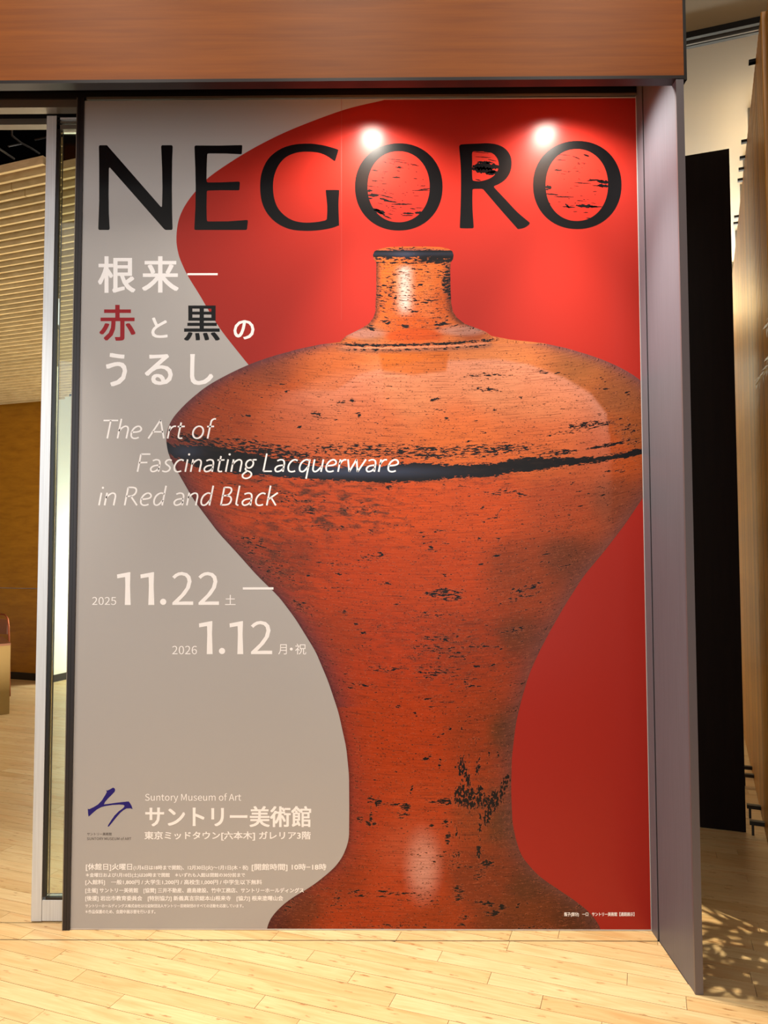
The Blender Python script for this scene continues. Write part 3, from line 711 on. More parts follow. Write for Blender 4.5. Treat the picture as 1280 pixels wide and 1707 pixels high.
# isolated chips on shoulder and belly
for x, y, rx, ry, an, v in ((451, 642, 4, 2.4, 0, .6), (478, 653, 5, 2.6, 0, .6), (529, 692, 10, 9, 0, .5), (500, 711.5, 3.4, 3.2, 0, .68), (599, 691, 5, 5, 0, .62), (588, 668, 7, 3.6, 0, .6), (570, 671, 10, 3, -5, .54), (648, 663, 4, 2, 0, .56), (411, 693, 12, 3, 4, .52), (385, 697, 4, 4, 0, .5),
        (543, 745, 10, 4, 0, .6), (820, 650, 18, 4, 6, .52), (803, 648, 10, 4, 20, .54), (868, 663, 4, 3, 0, .58), (726, 666, 9, 4, -10, .54), (745, 697, 7, 2, 0, .54), (850, 626, 6, 2, 0, .5), (930, 622, 7, 2, 0, .55), (1005, 632, 8, 3, 30, .54), (1008, 648, 12, 2.4, -5, .54), (1046, 656, 8, 3, 30, .54), (800, 625, 30, 5, -5, .46), (905, 620, 14, 4, 10, .46), (835, 625, 16, 3, 0, .5),
        (652, 812, 9, 6, 0, .5), (870, 824, 10, 2, -3, .6), (1004, 826, 7, 2, -25, .56), (985, 824, 14, 2, 0, .5), (832, 855, 1.4, 12, 25, .58), (822, 864, 16, 2, -4, .52), (862, 860, 2.4, 2, 0, .6), (805, 846, 4, 4, 0, .52), (717, 914, 6, 5, -45, .54), (702, 888, 4, 1.8, 20, .64), (707, 895, 4, 2, -10, .64), (801, 897.5, 4, 3, 0, .62), (832, 899, 4, 4, 0, .6), (829, 926, 8, 3, -10, .58), (910, 924, 5, 2, -15, .64), (947, 881, 2, 2, 0, .6),
        (620, 885, 7, 2, 30, .6), (548, 883, 6, 2, -40, .58), (570, 881, 4, 2, 0, .6), (525, 876, 16, 2, 5, .54), (634, 923, 6, 5, 0, .56), (560, 940, 30, 3, 4, .5), (566, 957, 10, 2, 10, .56), (665, 1008, 10, 2, 0, .6), (606, 1055, 8, 2, 10, .6), (594, 1042, 5, 5, -45, .5), (742, 1064, 8, 2, 60, .6), (836, 1081, 6, 2, -50, .6), (822, 1108, 8, 2, -30, .62), (795, 1111, 8, 2, 0, .6), (726, 1124, 6, 3, 0, .62), (692, 1189, 5, 2, 40, .6), (780, 1137, 8, 18, 0, .44), (600, 1247, 1.2, 9, 0, .54), (750, 1215, 3, 3, 0, .58)):
    addink(ell(x, y, rx, ry, .5, an), v)
# neck
addink((YY < 429) * (YY > 417) * 1.0, .86); addink((YY < 437) * (YY >= 429) * sst(690, 700, XX) * 1.0, .72); addink((YY < 434) * (YY >= 429) * 1.0, .5); addink(ell(690, 416, 50, 5, .3), .40)
addink(ell(665, 434, 34, 5, .5), .40); addink(ell(715, 434, 40, 4, .5), .56)
addink(sst(443, 438, YY) * (YY > 436) * 1.0, .6); addink(ell(636, 490, 14, 40, .8), .46); addink(ell(745, 470, 12, 34, .7), .60); addink(ell(700, 500, 50, 14, .8), .44); addink(ell(650, 480, 20, 30, .9), .48); addink(neck * (YY > 440) * (YY < 550) * 1.0, .33)
for x, y, rx, ry in ((675, 544, 9, 4), (645, 537, 9, 4), (735, 540, 16, 4), (620, 546, 12, 6), (659, 497, 3, 4), (719, 503, 5, 3), (700, 475, 5, 3), (690, 520, 8, 3), (750, 490, 5, 10)): addink(ell(x, y, rx, ry, .5), .62)
ringc = 568 + 6.5 * np.sqrt(np.clip(1 - ((XX - 695) / 128) ** 2, 0, 1)) - (XX - 695) * .030
addink(np.exp(-((YY - ringc) / 3.0) ** 2) * (np.abs(XX - 695) < 127) * 1.0, .72); addink(np.exp(-((YY - ringc - 8) / 4.0) ** 2) * (np.abs(XX - 690) < 130) * 1.0, .50)
blend(np.exp(-((YY - ringc - 4.5) / 1.6) ** 2) * (np.abs(XX - 692) < 122) * .7, (236, 150, 112)); blend(np.exp(-((YY - ringc - 9) / 4.0) ** 2) * (np.abs(XX - 692) < 128) * .55, (96, 74, 66))
blend((YY < 422) * 1.0 * ell(690, 419, 58, 5, .4) * .8, (110, 60, 58)); 
# grade of the smoky brown haze, strongest near the belly's left slope and lower right
Hz = np.clip(.45 * ell(450, 930, 90, 60, 1, 40) + .45 * ell(500, 830, 120, 44, 1, 15) + .25 * ell(840, 1330, 60, 120, 1) + .5 * ell(505, 845, 50, 18, .8, 18) + .4 * ell(600, 850, 60, 20, .9, 4) + .3 * ell(640, 800, 200, 16, .9) + .25 * ell(730, 1080, 120, 60, 1) + .15 * ell(620, 860, 90, 40, 1), 0, .6)
sheen = np.exp(-((XX - 600) / 120) ** 2) * np.exp(-((YY - 786) / 9.0) ** 2) + .6 * np.exp(-((XX - 310) / 26) ** 2) * np.exp(-((YY - 752) / 12.0) ** 2) + .55 * np.exp(-((XX - 675) / 20) ** 2) * np.exp(-((YY - 424) / 5.0) ** 2) + .25 * np.exp(-((YY - 423) / 3.0) ** 2)
# brush lines follow the turned surface
sag = np.interp(YY, [411, 440, 540, 568, 600, 740, 860, 960, 1100, 1400, 1490, 1552], [6, 3, 8, 14, 30, 62, 62, 40, 22, 6, 16, 22])
flow = YY - sag * (np.sqrt(np.clip(1 - UU ** 2, 0, 1)) - 1)
vert = np.clip(sst(1200, 1240, YY) * sst(1450, 1420, YY) * sst(740, 765, XX), 0, 1)
pos = np.zeros((Rn, NC, 3))
g00 = np.array([[wall(XX[i, j], YY[i, j])[[0, 2]] for j in (0, NC - 1)] for i in range(Rn)])
tt = (U[0] + 1) / 2
pos[..., 0] = g00[:, 0, 0][:, None] * (1 - tt) + g00[:, 1, 0][:, None] * tt
pos[..., 2] = g00[:, 0, 1][:, None] * (1 - tt) + g00[:, 1, 1][:, None] * tt
pos[..., 1] = -.0001; pos[..., 2] = np.maximum(pos[..., 2], .006); pos[..., 0] = np.minimum(pos[..., 0], XR - .0024)
me = bpy.data.meshes.new('bottle_picture')
ii = np.arange(Rn * NC).reshape(Rn, NC)
quads = np.stack([ii[1:, :-1], ii[1:, 1:], ii[:-1, 1:], ii[:-1, :-1]], -1).reshape(-1, 4)
me.vertices.add(Rn * NC); me.vertices.foreach_set('co', pos.ravel())
me.loops.add(quads.size); me.loops.foreach_set('vertex_index', quads.ravel())
me.polygons.add(len(quads)); me.polygons.foreach_set('loop_start', np.arange(0, quads.size, 4)); me.update(calc_edges=True)
def attr_f(n, v): a = me.attributes.new(n, 'FLOAT', 'POINT'); a.data.foreach_set('value', v.astype(np.float32).ravel())
ca = me.attributes.new('print', 'FLOAT_COLOR', 'POINT'); ca.data.foreach_set('color', np.concatenate([C, np.ones((Rn, NC, 1))], -1).astype(np.float32).ravel())
attr_f('ink', I); attr_f('haze', Hz); attr_f('sheen', sheen); attr_f('upright', vert)
fa = me.attributes.new('flow', 'FLOAT_VECTOR', 'POINT'); fa.data.foreach_set('vector', np.stack([XX / 100, flow / 100, np.zeros_like(XX)], -1).astype(np.float32).ravel())
def bottle_mat():
    m = mat('print_bottle', (1, 1, 1, 1), .26, spec=.2)
    A = lambda n, o: (lambda a: (setattr(a, 'attribute_name', n), a.outputs[o])[1])(N_(m, 'ShaderNodeAttribute'))
    col, ink, hz, fl2, shn, up = A('print', 'Color'), A('ink', 'Fac'), A('haze', 'Fac'), A('flow', 'Vector'), A('sheen', 'Fac'), A('upright', 'Fac')
    chip = noise(m, mapping(m, fl2, (5, 18, 1)), 1.9, 9, .68, .3)
    chipv = noise(m, mapping(m, fl2, (16, 8, 1)), 1.8, 9, .68, .3)
    chip = math_(m, 'ADD', math_(m, 'MULTIPLY', chip, math_(m, 'SUBTRACT', 1.0, up)), math_(m, 'MULTIPLY', chipv, up))
    streak = noise(m, mapping(m, fl2, (1.6, 60, 1)), 1.0, 6, .65, .1)
    fine = noise(m, mapping(m, fl2, (2.2, 130, 1)), 1.0, 4, .6)
    smoke = noise(m, mapping(m, fl2, (3, 9, 1)), 1.2, 7, .68, .4)
    speck = noise(m, mapping(m, fl2, (30, 46, 1)), 1.0, 3, .5)
    # brush relief
    hs = N_(m, 'ShaderNodeHueSaturation'); L_(m, col, hs.inputs['Color'])
    L_(m, math_(m, 'MULTIPLY_ADD', math_(m, 'ADD', fine, streak), .8, .2), hs.inputs['Value']); c = hs.outputs[0]
    c = mixc(m, ramp(m, streak, [(.34, (.6, .6, .6, 1)), (.44, (0, 0, 0, 1))]), c, S(92, 40, 26))
    hz2 = math_(m, 'MULTIPLY', math_(m, 'MULTIPLY_ADD', hz, 1.3, .08), ramp(m, smoke, [(.47, (0, 0, 0, 1)), (.60, (1, 1, 1, 1))]))
    c = mixc(m, hz2, c, S(66, 44, 34))
    # tiny specks everywhere
    sp = ramp(m, math_(m, 'MULTIPLY_ADD', smoke, .35, speck), [(.80, (0, 0, 0, 1)), (.84, (.8, .8, .8, 1))]); c = mixc(m, sp, c, S(50, 26, 20))
    t = math_(m, 'ADD', ink, math_(m, 'MULTIPLY_ADD', chip, 2.3, -1.15))
    msk = ramp(m, t, [(.47, (0, 0, 0, 1)), (.52, (1, 1, 1, 1))])
    lip = ramp(m, t, [(.40, (0, 0, 0, 1)), (.465, (.5, .5, .5, 1)), (.475, (0, 0, 0, 1))])
    c = mixc(m, lip, c, S(232, 128, 84))
    bl = mixc(m, shn, S(20, 18, 20), S(58, 66, 88))
    bl = mixc(m, ramp(m, smoke, [(.5, (0, 0, 0, 1)), (.75, (.35, .35, .35, 1))]), bl, S(60, 44, 36))
    c = mixc(m, msk, c, bl)
    L_(m, c, bsdf(m).inputs['Base Color']); return m
bp = new_obj('bottle_picture', me, bottle_mat(), poster)
bp['label'] = 'worn red and black lacquer bottle printed large on the poster'

# --- big title letters
def sc_(pts, ox, oy, s): return [(ox + a / s, oy + b2 / s) for a, b2 in pts]
Npts = [(68, 90), (70, 82), (76, 78), (126, 78), (134, 82), (140, 90), (540, 548), (546, 548), (549, 540), (552, 400), (549, 250), (542, 90), (544, 82), (551, 78), (620, 78), (627, 82), (630, 90), (626, 200), (624, 400), (626, 600), (629, 712), (626, 721), (619, 724), (578, 724), (570, 721), (560, 712), (155, 252), (148, 248), (144, 260), (142, 450), (144, 600), (150, 712), (147, 721), (140, 724), (74, 724), (66, 721), (63, 712), (70, 500), (70, 250)]
Epts = [(796, 95), (798, 84), (806, 80), (980, 81), (1150, 77), (1159, 79), (1160, 87), (1157, 140), (1154, 146), (1147, 147), (1040, 142), (902, 141), (895, 144), (893, 152), (889, 250), (888, 345), (891, 358), (900, 362), (1000, 361), (1130, 355), (1139, 358), (1142, 366), (1139, 412), (1136, 420), (1128, 422), (1000, 421), (900, 424), (892, 427), (890, 435), (888, 550), (890, 645), (893, 656), (900, 659), (1050, 658), (1192, 648), (1201, 650), (1203, 658), (1197, 714), (1194, 721), (1186, 724), (806, 724), (797, 721), (795, 712), (803, 550), (805, 400), (802, 250)]
Gpts = [(538, 92), (541, 100), (524, 156), (519, 163), (511, 160), (470, 132), (420, 112), (350, 105), (280, 111), (215, 138), (168, 188), (140, 255), (132, 325), (140, 400), (165, 462), (208, 508), (262, 538), (330, 550), (400, 547), (452, 538), (466, 531), (470, 520), (472, 450), (463, 356), (465, 347), (472, 345), (538, 345), (545, 347), (547, 356), (543, 440), (546, 560), (543, 568), (500, 584), (420, 598), (330, 602), (240, 592), (160, 556), (98, 496), (62, 420), (51, 330), (60, 240), (98, 156), (165, 96), (250, 63), (350, 54), (430, 62), (490, 76), (530, 88)]
Rpts = [(66, 95), (70, 75), (85, 67), (180, 62), (270, 59), (340, 70), (395, 100), (430, 150), (438, 210), (425, 270), (392, 318), (350, 348), (318, 362), (314, 370), (322, 382), (400, 465), (480, 550), (560, 618), (566, 628), (560, 640), (530, 660), (498, 668), (482, 668), (470, 656), (350, 520), (246, 398), (236, 388), (222, 384), (172, 384), (163, 388), (160, 400), (160, 520), (168, 645), (166, 658), (156, 664), (84, 664), (73, 660), (70, 648), (75, 520), (78, 370), (76, 220)]
Rhole = [(160, 122), (200, 118), (255, 119), (300, 130), (333, 162), (347, 208), (337, 258), (302, 298), (255, 320), (210, 329), (170, 326), (160, 315), (157, 260), (158, 190)]
def oval(cx, cy, rx, ry, p=2.1, n=72):
    out = []
    for k in range(n):
        a = 2 * math.pi * k / n; c, s = math.cos(a), math.sin(a)
        out.append((cx + rx * abs(c) ** (2 / p) * (1 if c > 0 else -1), cy + ry * abs(s) ** (2 / p) * (1 if s > 0 else -1)))
    return out
KB = M['p_black']
flat('title_letter', [sc_(Npts, 150, 225, 4.571)], 3, KB)
flat('title_letter', [sc_(Epts, 150, 225, 4.571)], 3, KB)
flat('title_letter', [catmull(sc_(Gpts, 420, 225, 3.765), 4, True)], 3, KB)
flat('title_letter', [sc_(oval(921, 326, 275, 274), 420, 225, 3.765), sc_(oval(920, 325, 195, 223), 420, 225, 3.765)], 3, KB)
flat('title_letter', [catmull(sc_(Rpts, 750, 225, 4.267), 4, True), sc_(catmull(Rhole, 4, True), 750, 225, 4.267)], 3, KB)
flat('title_letter', [sc_(oval(905, 356, 315, 314), 750, 225, 4.267), sc_(oval(902, 356, 222, 256), 750, 225, 4.267)], 3, KB)
# chips inside the round letters: ragged strokes
def ragged(x, y, w_, h_, slope=0.0, n=None):
    n = n or max(5, int(w_ / 7)); top, bot = [], []
    for k in range(n + 1):
        t = k / n; e = math.sin(math.pi * min(max(t, .04), .96)) ** .5
        a = x + (t - .5) * w_; c = y + (t - .5) * w_ * slope
        top.append((a, c - h_ / 2 * e * random.uniform(.5, 1.2))); bot.append((a + random.uniform(-1, 1), c + h_ / 2 * e * random.uniform(.5, 1.2)))
    return top + bot[::-1]
def chips(items, ox, oy, s, clipf):
    vs, fs = [], []
    for it in items:
        lp = [Vector((*wall(ox + a / s, oy + b2 / s)[[0, 2]], 0)) for a, b2 in ragged(*it)]
        for t in tessellate_polygon([lp]):
            a, b2, c = (lp[i] for i in t)
            if (b2 - a).cross(c - a).z < 0: t = (t[0], t[2], t[1])
            fs.append(tuple(i + len(vs) for i in t))
        vs += [(v.x, -.0002, v.y) for v in lp]
    me = bpy.data.meshes.new('worn_marks'); me.from_pydata(vs, [], fs); me.update(); return tag(new_obj('worn_marks', me, KB, poster), kind='stuff')
def rnd_items(cx, cy, rx, ry, n, seed):
    random.seed(seed); o = []
    while len(o) < n:
        x, y = random.uniform(-1, 1), random.uniform(-1, 1)
        if x * x + y * y < .8:
            o.append((cx + x * rx, cy + y * ry, random.choice((6, 8, 12, 22, 34)), random.uniform(2, 6), random.uniform(-.05, .3)))
    return o
I1 = [(905, 155, 110, 5, .1), (930, 170, 110, 5, .15), (1020, 188, 55, 8, .25), (925, 205, 55, 9, .1), (905, 266, 50, 11, .05), (1025, 274, 25, 6, .1), (820, 268, 20, 5, 0), (770, 222, 40, 8, .1), (770, 288, 40, 9, .1), (750, 322, 50, 6, .1), (1085, 340, 75, 9, -.1), (1060, 348, 110, 6, 0), (740, 350, 34, 16, 0), (762, 378, 66, 24, .02), (742, 398, 30, 10, 0), (840, 385, 90, 8, .25), (830, 405, 60, 14, .25), (870, 418, 90, 10, .1), (940, 434, 130, 10, .0), (800, 480, 70, 26, .25), (775, 470, 70, 18, .2), (810, 492, 50, 14, .35), (850, 515, 50, 12, .4), (980, 492, 70, 12, .05), (975, 505, 70, 8, 0), (1050, 488, 54, 18, .0), (1050, 458, 50, 5, .05), (1000, 112, 30, 10, .4)]
chips(I1 + rnd_items(920, 325, 180, 205, 46, 3), 420, 225, 3.765, None)
I2 = [(810, 142, 90, 5, .08), (900, 162, 55, 9, .4), (970, 145, 40, 14, .3), (790, 178, 65, 7, .05), (770, 250, 55, 13, .05), (1040, 322, 110, 14, .05), (1095, 335, 80, 30, .1), (1090, 362, 80, 26, .1), (1000, 325, 60, 8, .0), (1050, 362, 80, 8, .1), (940, 342, 110, 8, .05), (700, 372, 44, 30, .1), (690, 388, 24, 14, 0), (725, 422, 90, 12, .1), (810, 440, 140, 9, .02), (970, 506, 150, 26, .06), (1035, 510, 100, 10, .02), (845, 512, 90, 10, .06), (835, 505, 30, 22, .8), (1030, 402, 30, 6, 0), (925, 468, 45, 7, .1), (890, 546, 30, 6, 0), (965, 552, 34, 6, 0), (985, 592, 30, 8, 0), (705, 488, 16, 14, 0), (905, 258, 24, 5, 0)]
chips(I2 + rnd_items(902, 356, 205, 235, 40, 5), 750, 225, 4.267, None)
I3 = [(255, 225, 190, 60, .02), (240, 250, 170, 50, .12), (300, 270, 90, 34, -.1), (250, 195, 110, 20, .05), (220, 125, 110, 5, .1), (270, 122, 60, 8, .1), (235, 158, 110, 6, .06), (300, 180, 60, 6, .2), (200, 320, 40, 8, .2)]
chips(I3, 750, 225, 4.267, None)

# --- lettering
FONT = None
try:
    for root in ('LOCAL', 'SYSTEM'):
        p_ = os.path.join(bpy.utils.resource_path(root), 'datafiles', 'fonts', 'Noto Sans CJK Regular.woff2')
        if os.path.exists(p_): FONT = bpy.data.fonts.load(p_); break
except Exception: FONT = None
def text(s, x0, y0, x1, y1, m='p_white', weight=0.0, shear=0.0, layer=4, res=3, name='lettering', label=None, spacing=1.0):
    """lettering fitted into the photo box (x0,y0)-(x1,y1)"""
    c = bpy.data.curves.new(name, 'FONT'); c.body = s; c.resolution_u = res; c.shear = shear; c.space_character = spacing
    if FONT and s.isascii(): c.font = FONT
    o = bpy.data.objects.new(name, c); COL.objects.link(o)
    TEXTS.append((o, c, x0, y0, x1, y1, m, layer, name, label, weight))
TEXTS = []
def finish_texts():
    dg = bpy.context.evaluated_depsgraph_get(); ms = [bpy.data.meshes.new_from_object(t[0].evaluated_get(dg)) for t in TEXTS]
    for (o, c, x0, y0, x1, y1, m, layer, name, label, weight), me in zip(TEXTS, ms):
        bpy.data.objects.remove(o); bpy.data.curves.remove(c)
        n = len(me.vertices); co = np.empty(n * 3); me.vertices.foreach_get('co', co); co = co.reshape(-1, 3)
        lo, hi = co.min(0), co.max(0); wt = weight * (y1 - y0) * .5 if weight > 0 else 0
        x0 += wt; x1 -= wt; y0 += wt * .6; y1 -= wt * .6
        a = wall(x0, y1)[[0, 2]]; b2 = wall(x1, y0)[[0, 2]]; c2 = wall(x0, y0)[[0, 2]]; d2 = wall(x1, y1)[[0, 2]]
        u = (co[:, 0] - lo[0]) / (hi[0] - lo[0]); v = (co[:, 1] - lo[1]) / max(hi[1] - lo[1], 1e-6)
        P = ((1 - u) * (1 - v))[:, None] * a + (u * v)[:, None] * b2 + ((1 - u) * v)[:, None] * c2 + (u * (1 - v))[:, None] * d2
        ply = [tuple(p.vertices) for p in me.polygons]; bpy.data.meshes.remove(me)
        k = wt * .00185; V, Fc = [], []     # embolden: overlapping copies a hair apart
        for q, (dx, dz) in enumerate(((0, 0),) if wt <= 0 else ((k, k * .6), (-k, k * .6), (k, -k * .6), (-k, -k * .6), (0, 0))):
            V += [(p[0] + dx, -.00005 * layer - .000002 * q, p[1] + dz) for p in P]; Fc += [tuple(i + n * q for i in f) for f in ply]
        me = bpy.data.meshes.new(name); me.from_pydata(V, [], Fc); me.update()
        o = new_obj(name, me, M[m], poster)
        if label: o['label'] = label
def rect(x0, y0, x1, y1, m='p_white'): return flat('dash', [[(x0, y0), (x1, y0), (x1, y1), (x0, y1)]], 4, M[m])
W1 = .05
for s, bx in (('根', (162.9, 426.9, 226.2, 488.5)), ('来', (236.2, 426.9, 298.3, 488)), ('と', (252, 529, 279.6, 563.5)), ('の', (389, 533.5, 424.2, 565.9)), ('う', (176.2, 588.1, 212.1, 644.4)), ('る', (240.9, 590, 288.3, 642)), ('し', (316.4, 590, 355.8, 642))):
    text(s, *bx, weight=W1 if s in '根来' else .06, name='kanji' if s in '根来' else 'kana')
text('赤', 165.2, 508, 226.2, 568.2, 'p_crimson', .05, name='kanji', label='dark red character for red')
text('黒', 306.3, 509.1, 366.8, 568.2, 'p_black', .05, name='kanji', label='black character for black')
rect(312.2, 455.4, 362.8, 458.8)
SH = .2
XH = .68
def arc(cx, cy, rx, ry, a0, a1, n=14):
    return [(cx + rx * math.cos(math.radians(a0 + (a1 - a0) * k / n)), cy + ry * math.sin(math.radians(a0 + (a1 - a0) * k / n))) for k in range(n + 1)]
bowl = [(.46, .52), (.38, .62), (.29, .66), (.19, .62), (.09, .48), (.05, .28), (.09, .08), (.2, .01), (.32, .06), (.44, .26)]
GL = {  # width, strokes (curves are smoothed when they have more than two points; 'L' keeps corners)
 'T': (.72, [[(.0, .97), (.68, .97)], [(.34, .97), (.34, 0)]]),
 'h': (.56, [[(.06, 1.06), (.06, 0)], [(.06, .40), (.16, .56), (.30, .66), (.42, .62), (.47, .48), (.47, .3), (.47, 0)]]),
 'e': (.56, [[(.07, .33), (.28, .35), (.42, .39), (.48, .47), (.45, .58), (.36, .655), (.24, .64), (.12, .52), (.06, .33), (.08, .13), (.18, .02), (.32, .01), (.44, .06)]]),
 'A': (.80, [[(.0, 0), (.40, 1)], [(.40, 1), (.72, 0)], [(.15, .36), (.62, .36)]]),
 'r': (.38, [[(.06, XH), (.06, 0)], [(.06, .40), (.13, .56), (.24, .655), (.34, .655)]]),
 't': (.38, [[(.13, .86), (.12, .2), (.15, .05), (.23, .01), (.32, .03)], [(.0, .64), (.33, .65)]]),
 'o': (.62, [arc(.29, .335, .235, .325, 0, 360, 24)]),
 'f': (.34, [[(.34, 1.05), (.25, 1.05), (.16, .97), (.14, .8), (.13, 0)], [(.0, .64), (.32, .65)]]),
 'F': (.56, [[(.06, 0), (.06, .97)], [(.06, .965), (.50, .965)], [(.06, .50), (.44, .51)]]),
 'a': (.56, [[(.08, .60), (.22, .66), (.36, .63), (.43, .50), (.44, .3), (.45, .0)], [(.44, .36), (.30, .35), (.14, .30), (.06, .18), (.10, .05), (.20, .01), (.34, .07), (.44, .2)]]),
 's': (.46, [[(.37, .61), (.28, .66), (.16, .63), (.10, .52), (.16, .41), (.28, .32), (.36, .22), (.34, .09), (.23, .01), (.1, .02), (.02, .06)]]),
 'c': (.50, [[(.44, .61), (.34, .66), (.22, .63), (.11, .50), (.06, .3), (.10, .10), (.2, .01), (.32, .01), (.42, .05)]]),
 'i': (.24, [[(.08, XH), (.08, 0)], 'dot']),
 'n': (.58, [[(.06, XH), (.06, 0)], [(.06, .40), (.16, .56), (.30, .66), (.42, .62), (.47, .48), (.47, .3), (.47, 0)]]),
 'g': (.56, [arc(.24, .43, .17, .22, 0, 360, 20), [(.30, .63), (.42, .66), (.53, .655)], [(.12, .25), (.09, .14), (.18, .06), (.32, .0), (.42, -.12), (.38, -.28), (.22, -.36), (.06, -.31), (.01, -.17), (.10, -.04), (.18, .03)]]),
 'L': (.50, [[(.06, 1), (.06, .03)], [(.06, .03), (.46, .03)]]),
 'q': (.60, [[(.46, .60), (.36, .66), (.24, .64), (.11, .50), (.06, .28), (.10, .08), (.2, .01), (.32, .06), (.45, .28)], [(.47, XH), (.47, -.38)]]),
 'u': (.58, [[(.06, XH), (.06, .3), (.08, .1), (.17, .01), (.30, .07), (.45, .30)], [(.47, XH), (.47, 0)]]),
 'w': (.86, [[(.0, XH), (.17, 0)], [(.17, 0), (.40, XH)], [(.40, XH), (.56, 0)], [(.56, 0), (.84, XH)]]),
 'R': (.66, [[(.06, 0), (.06, .97)], [(.06, .965), (.28, .965), (.42, .90), (.46, .74), (.40, .58), (.26, .50), (.06, .49)], [(.26, .49), (.62, 0)]]),
 'd': (.60, [[(.46, .60), (.36, .66), (.24, .64), (.11, .50), (.06, .28), (.10, .08), (.2, .01), (.32, .06), (.45, .28)], [(.47, 1.06), (.47, 0)]]),
 'B': (.62, [[(.06, 0), (.06, .97)], [(.06, .965), (.26, .965), (.38, .91), (.41, .76), (.34, .60), (.22, .53), (.06, .525)], [(.22, .525), (.40, .47), (.48, .32), (.44, .12), (.30, .035), (.06, .03)]]),
 'l': (.26, [[(.08, 1.06), (.08, .2), (.11, .05), (.2, .01)]]),
 'k': (.52, [[(.06, 1.06), (.06, 0)], [(.45, XH), (.07, .32)], [(.19, .42), (.47, 0)]]),
 ' ': (.26, [])}
def pen(words, x0, x1, ybase, cap, wpx=2.8, slant=.20):
    """one word at a time is a part; each word is drawn with a pen of even width"""
    gap = .035; tot = sum(GL[c][0] + gap for c in words) - gap + slant * .35; k = (x1 - x0) / tot; X = 0.0; words_ = words.split(' ')
    hw = wpx / 2
    for wd in words_:
        vs, fs = [], []
        def P(p): return (x0 + k * (X + p[0] + slant * (cap / k) * p[1] * 1.0), ybase - cap * p[1])
        for ch_ in wd:
            for st in GL[ch_][1]:
                if st == 'dot': pts = [P((.10, .95))]; loop = [(pts[0][0] + hw * 1.35 * math.cos(a), pts[0][1] + hw * 1.35 * math.sin(a)) for a in [6.2832 * q / 10 for q in range(10)]]
                else:
                    q = [np.array(P(p)) for p in st]
                    if len(q) > 2: q = [np.array(v) for v in catmull(q, 3)]
                    Lf, Rt = [], []
                    for i, p in enumerate(q):
                        t = q[min(i + 1, len(q) - 1)] - q[max(i - 1, 0)]; t = t / (np.linalg.norm(t) + 1e-9); nn = np.array((-t[1], t[0])) * hw * (1.0 if abs(t[1]) > .5 else .9)
                        Lf.append(p + nn); Rt.append(p - nn)
                    b0 = len(vs)
                    for a, b2 in zip(Lf, Rt): vs += [a, b2]
                    fs += [(b0 + 2 * i, b0 + 2 * i + 1, b0 + 2 * i + 3, b0 + 2 * i + 2) for i in range(len(q) - 1)]
                    continue
                b0 = len(vs); vs += loop; fs.append(tuple(range(b0, b0 + len(loop))))
            X += GL[ch_][0] + gap
        X += GL[' '][0] + gap
        V = [wall(*v) for v in vs]
        me = bpy.data.meshes.new('subtitle_word'); me.from_pydata([(v[0], -.0002, v[2]) for v in V], [], fs); me.update(); new_obj('subtitle_word', me, M['p_white'], poster)
pen('The Art of', 166.5, 356, 731, 31); pen('Fascinating Lacquerware', 227, 666, 786.5, 30.5); pen('in Red and Black', 162, 464, 842.5, 31)
def one(x, y0, y1, wd):
    h = y1 - y0; q = lambda a, b2: (x + a * wd, y0 + b2 * h)
    return flat('date_digit', [[q(0, .07), q(.9, 0), q(1.0, .0), q(.97, .4), q(1.02, 1), q(.58, 1), q(.62, .4), q(.60, .15), q(.02, .19)]], 4, M['p_white'])
text('2025', 153.6, 995.2, 193.7, 1008.5, name='date_year'); text('2026', 287, 1076.6, 328.3, 1090.8, name='date_year')
one(195, 953.8, 1008.5, 22.4); one(234, 953.8, 1008.5, 22.8)
text('2', 287, 953.4, 322, 1008.4, weight=.0, name='date_digit'); text('2', 330.5, 953.4, 365, 1008.4, weight=.0, name='date_digit')
flat('date_dot', [oval(272, 1003.2, 5.2, 5.2, 2, 24)], 4, M['p_white'])
text('土', 375, 991.6, 392.6, 1008.4, name='kanji'); rect(404.6, 979, 455.7, 982.8)
one(331.5, 1035.4, 1090.5, 22.5); one(382.5, 1035.4, 1090.5, 22.5); text('2', 418, 1035, 453.6, 1090.5, weight=.0, name='date_digit')
flat('date_dot', [oval(370, 1085.2, 5.2, 5.2, 2, 24)], 4, M['p_white'])
text('月', 463.7, 1074, 478, 1091, name='kanji'); text('・', 483, 1079.5, 488, 1084.5, name='kanji'); text('祝', 492, 1073, 510.3, 1091, name='kanji')
# emblem
Lg = [(95, 280), (110, 284), (150, 265), (195, 238), (235, 195), (262, 150), (280, 118), (272, 100), (285, 104), (310, 92), (340, 75), (355, 82), (361, 98), (355, 116), (325, 148), (290, 182), (262, 215), (252, 238), (300, 232), (370, 222), (440, 214), (492, 209), (506, 228), (520, 252), (530, 284), (510, 276), (470, 278), (440, 295), (410, 320), (375, 360), (335, 410), (300, 452), (288, 455), (292, 440), (320, 395), (355, 345), (395, 305), (440, 272), (452, 252), (440, 243), (400, 240), (330, 244), (262, 255), (225, 265), (180, 290), (145, 320), (118, 345), (102, 356), (98, 330)]
lg = flat('emblem', [sc_(Lg, 130, 1300, 5.818)], 4, M['p_blue']); lg['label'] = 'dark blue brush stroke emblem'
text('サントリー美術館', 145.1, 1387.8, 186.3, 1392.8, 'p_grey', .04, name='emblem_caption'); text('SUNTORY MUSEUM of ART', 145, 1395.5, 218.9, 1400.4, 'p_grey', .03, name='emblem_caption')
text('Suntory Museum of Art', 241.8, 1322.4, 402, 1338.2, name='lettering')
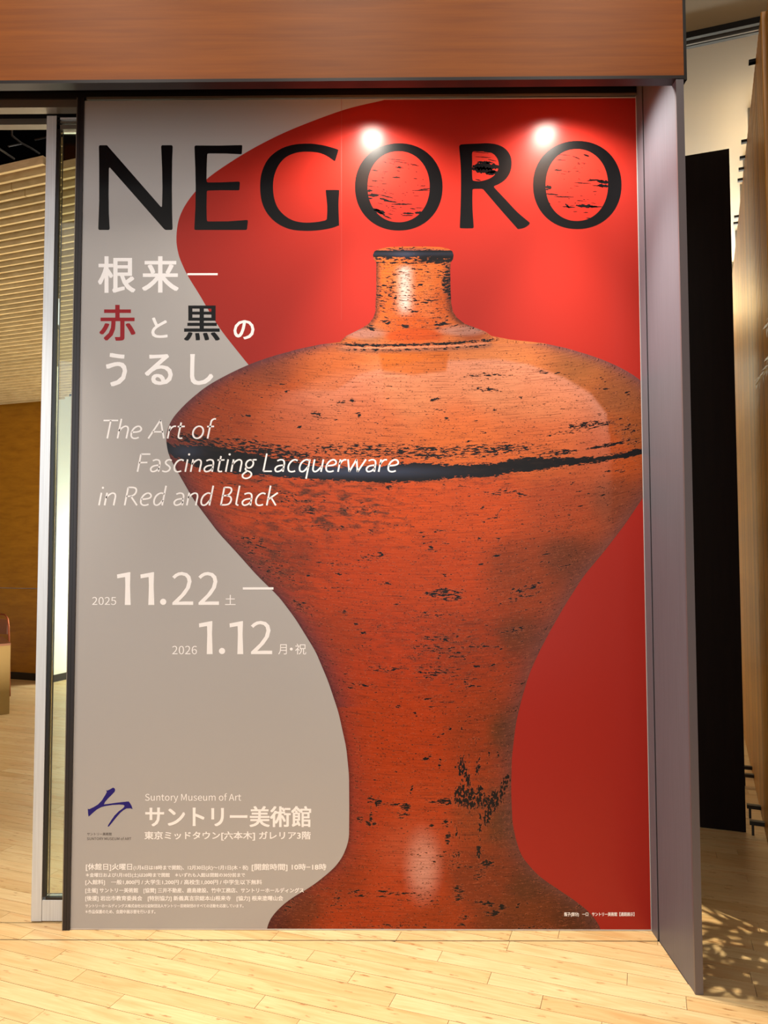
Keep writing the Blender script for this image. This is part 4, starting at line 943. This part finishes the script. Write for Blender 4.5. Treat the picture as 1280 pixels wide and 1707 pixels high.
text('サントリー美術館', 241.8, 1343.5, 518.8, 1379, weight=.06); text('東京ミッドタウン［六本木］ガレリア3階'.replace('［', '[').replace('］', '] '), 240.6, 1385.7, 518, 1401.3, weight=.05)
for s, bx in (('[休館日]火曜日', (143, 1439.2, 220.3, 1452)), ('(1月6日は18時まで開館)、12月30日(火)〜1月1日(木・祝)', (222.3, 1442.3, 413.7, 1451.2)), ('[開館時間] 10時−18時', (419.5, 1439.6, 544, 1452.3)),
              ('＊金曜日および1月10日(土)は20時まで開館　＊いずれも入館は閉館の30分前まで', (143, 1455, 408.6, 1463.2)), ('[入館料]　一般1,800円 / 大学生1,200円 / 高校生1,000円 / 中学生以下無料', (142.2, 1466.3, 436.7, 1475.7)),
              ('[主催] サントリー美術館　[協賛] 三井不動産、鹿島建設、竹中工務店、サントリーホールディングス', (142.2, 1480, 506.3, 1489.4)), ('[後援] 岩出市教育委員会　[特別協力] 新義真言宗総本山根来寺　[協力] 根来塗曙山会', (142.2, 1493, 471.9, 1502.7)),
              ('サントリーホールディングス株式会社は公益財団法人サントリー芸術財団のすべての活動を応援しています。', (142.2, 1507, 405.9, 1513)), ('＊作品保護のため、会期中展示替を行います。', (142.2, 1516.4, 259, 1523)),
              ('瓶子(部分)　一口　サントリー美術館【通期展示】', (940.2, 1520.6, 1057.5, 1528.3))):
    text(s, *bx, weight=.05, name='small_print', res=2)

finish_texts()

# ------------------------------------------------------------------ two recessed spots just in front of the poster
def downlight(x, y, z, power):
    d = thing('downlight', 'recessed round downlight above the poster, %s of the two' % ('left' if x < .3 else 'right'), 'lamp', group='downlights over the poster')
    bm = bmesh.new(); seg = 28; rings = []
    for r_, z_ in ((.046, z + .001), (.056, z + .001), (.058, z + .006), (.058, 3.4595), (.046, 3.4595)):
        rings.append([bm.verts.new((x + r_ * math.cos(a), y + r_ * math.sin(a), z_)) for a in [2 * math.pi * q / seg for q in range(seg)]])
    rings.append(rings[0])
    for a_, b_ in zip(rings, rings[1:]):
        for q in range(seg):
            f = (a_[q], a_[(q + 1) % seg], b_[(q + 1) % seg], b_[q]); bm.faces.new(f)
    from_bm('housing', bm, M['dark_metal'], d, True)
    for nm, pw, ang, bl, dy in (('downlight_beam', power, 62, 1.0, -.35), ('downlight_spill', power * .2, 138, .7, 0.0)):
        l = bpy.data.lights.new(nm, 'SPOT'); l.energy = pw; l.color = (1.0, .90, .77); l.spot_size = math.radians(ang); l.spot_blend = bl; l.shadow_soft_size = .042
        o = bpy.data.objects.new(nm, l); COL.objects.link(o); o.location = (x, y, z); o.parent = d
        o.rotation_euler = (Vector((x, y + dy, 0)) - Vector((x, y, z))).to_track_quat('-Z', 'Y').to_euler()
LAMP_W = 215
downlight(-.077, -.25, 3.345, LAMP_W); downlight(.693, -.25, 3.355, LAMP_W)
spot('side_downlight', (-1.75, -.25, 3.35), (-1.75, -.6, 0), 260, (1.0, .88, .72), 66, 1.0)
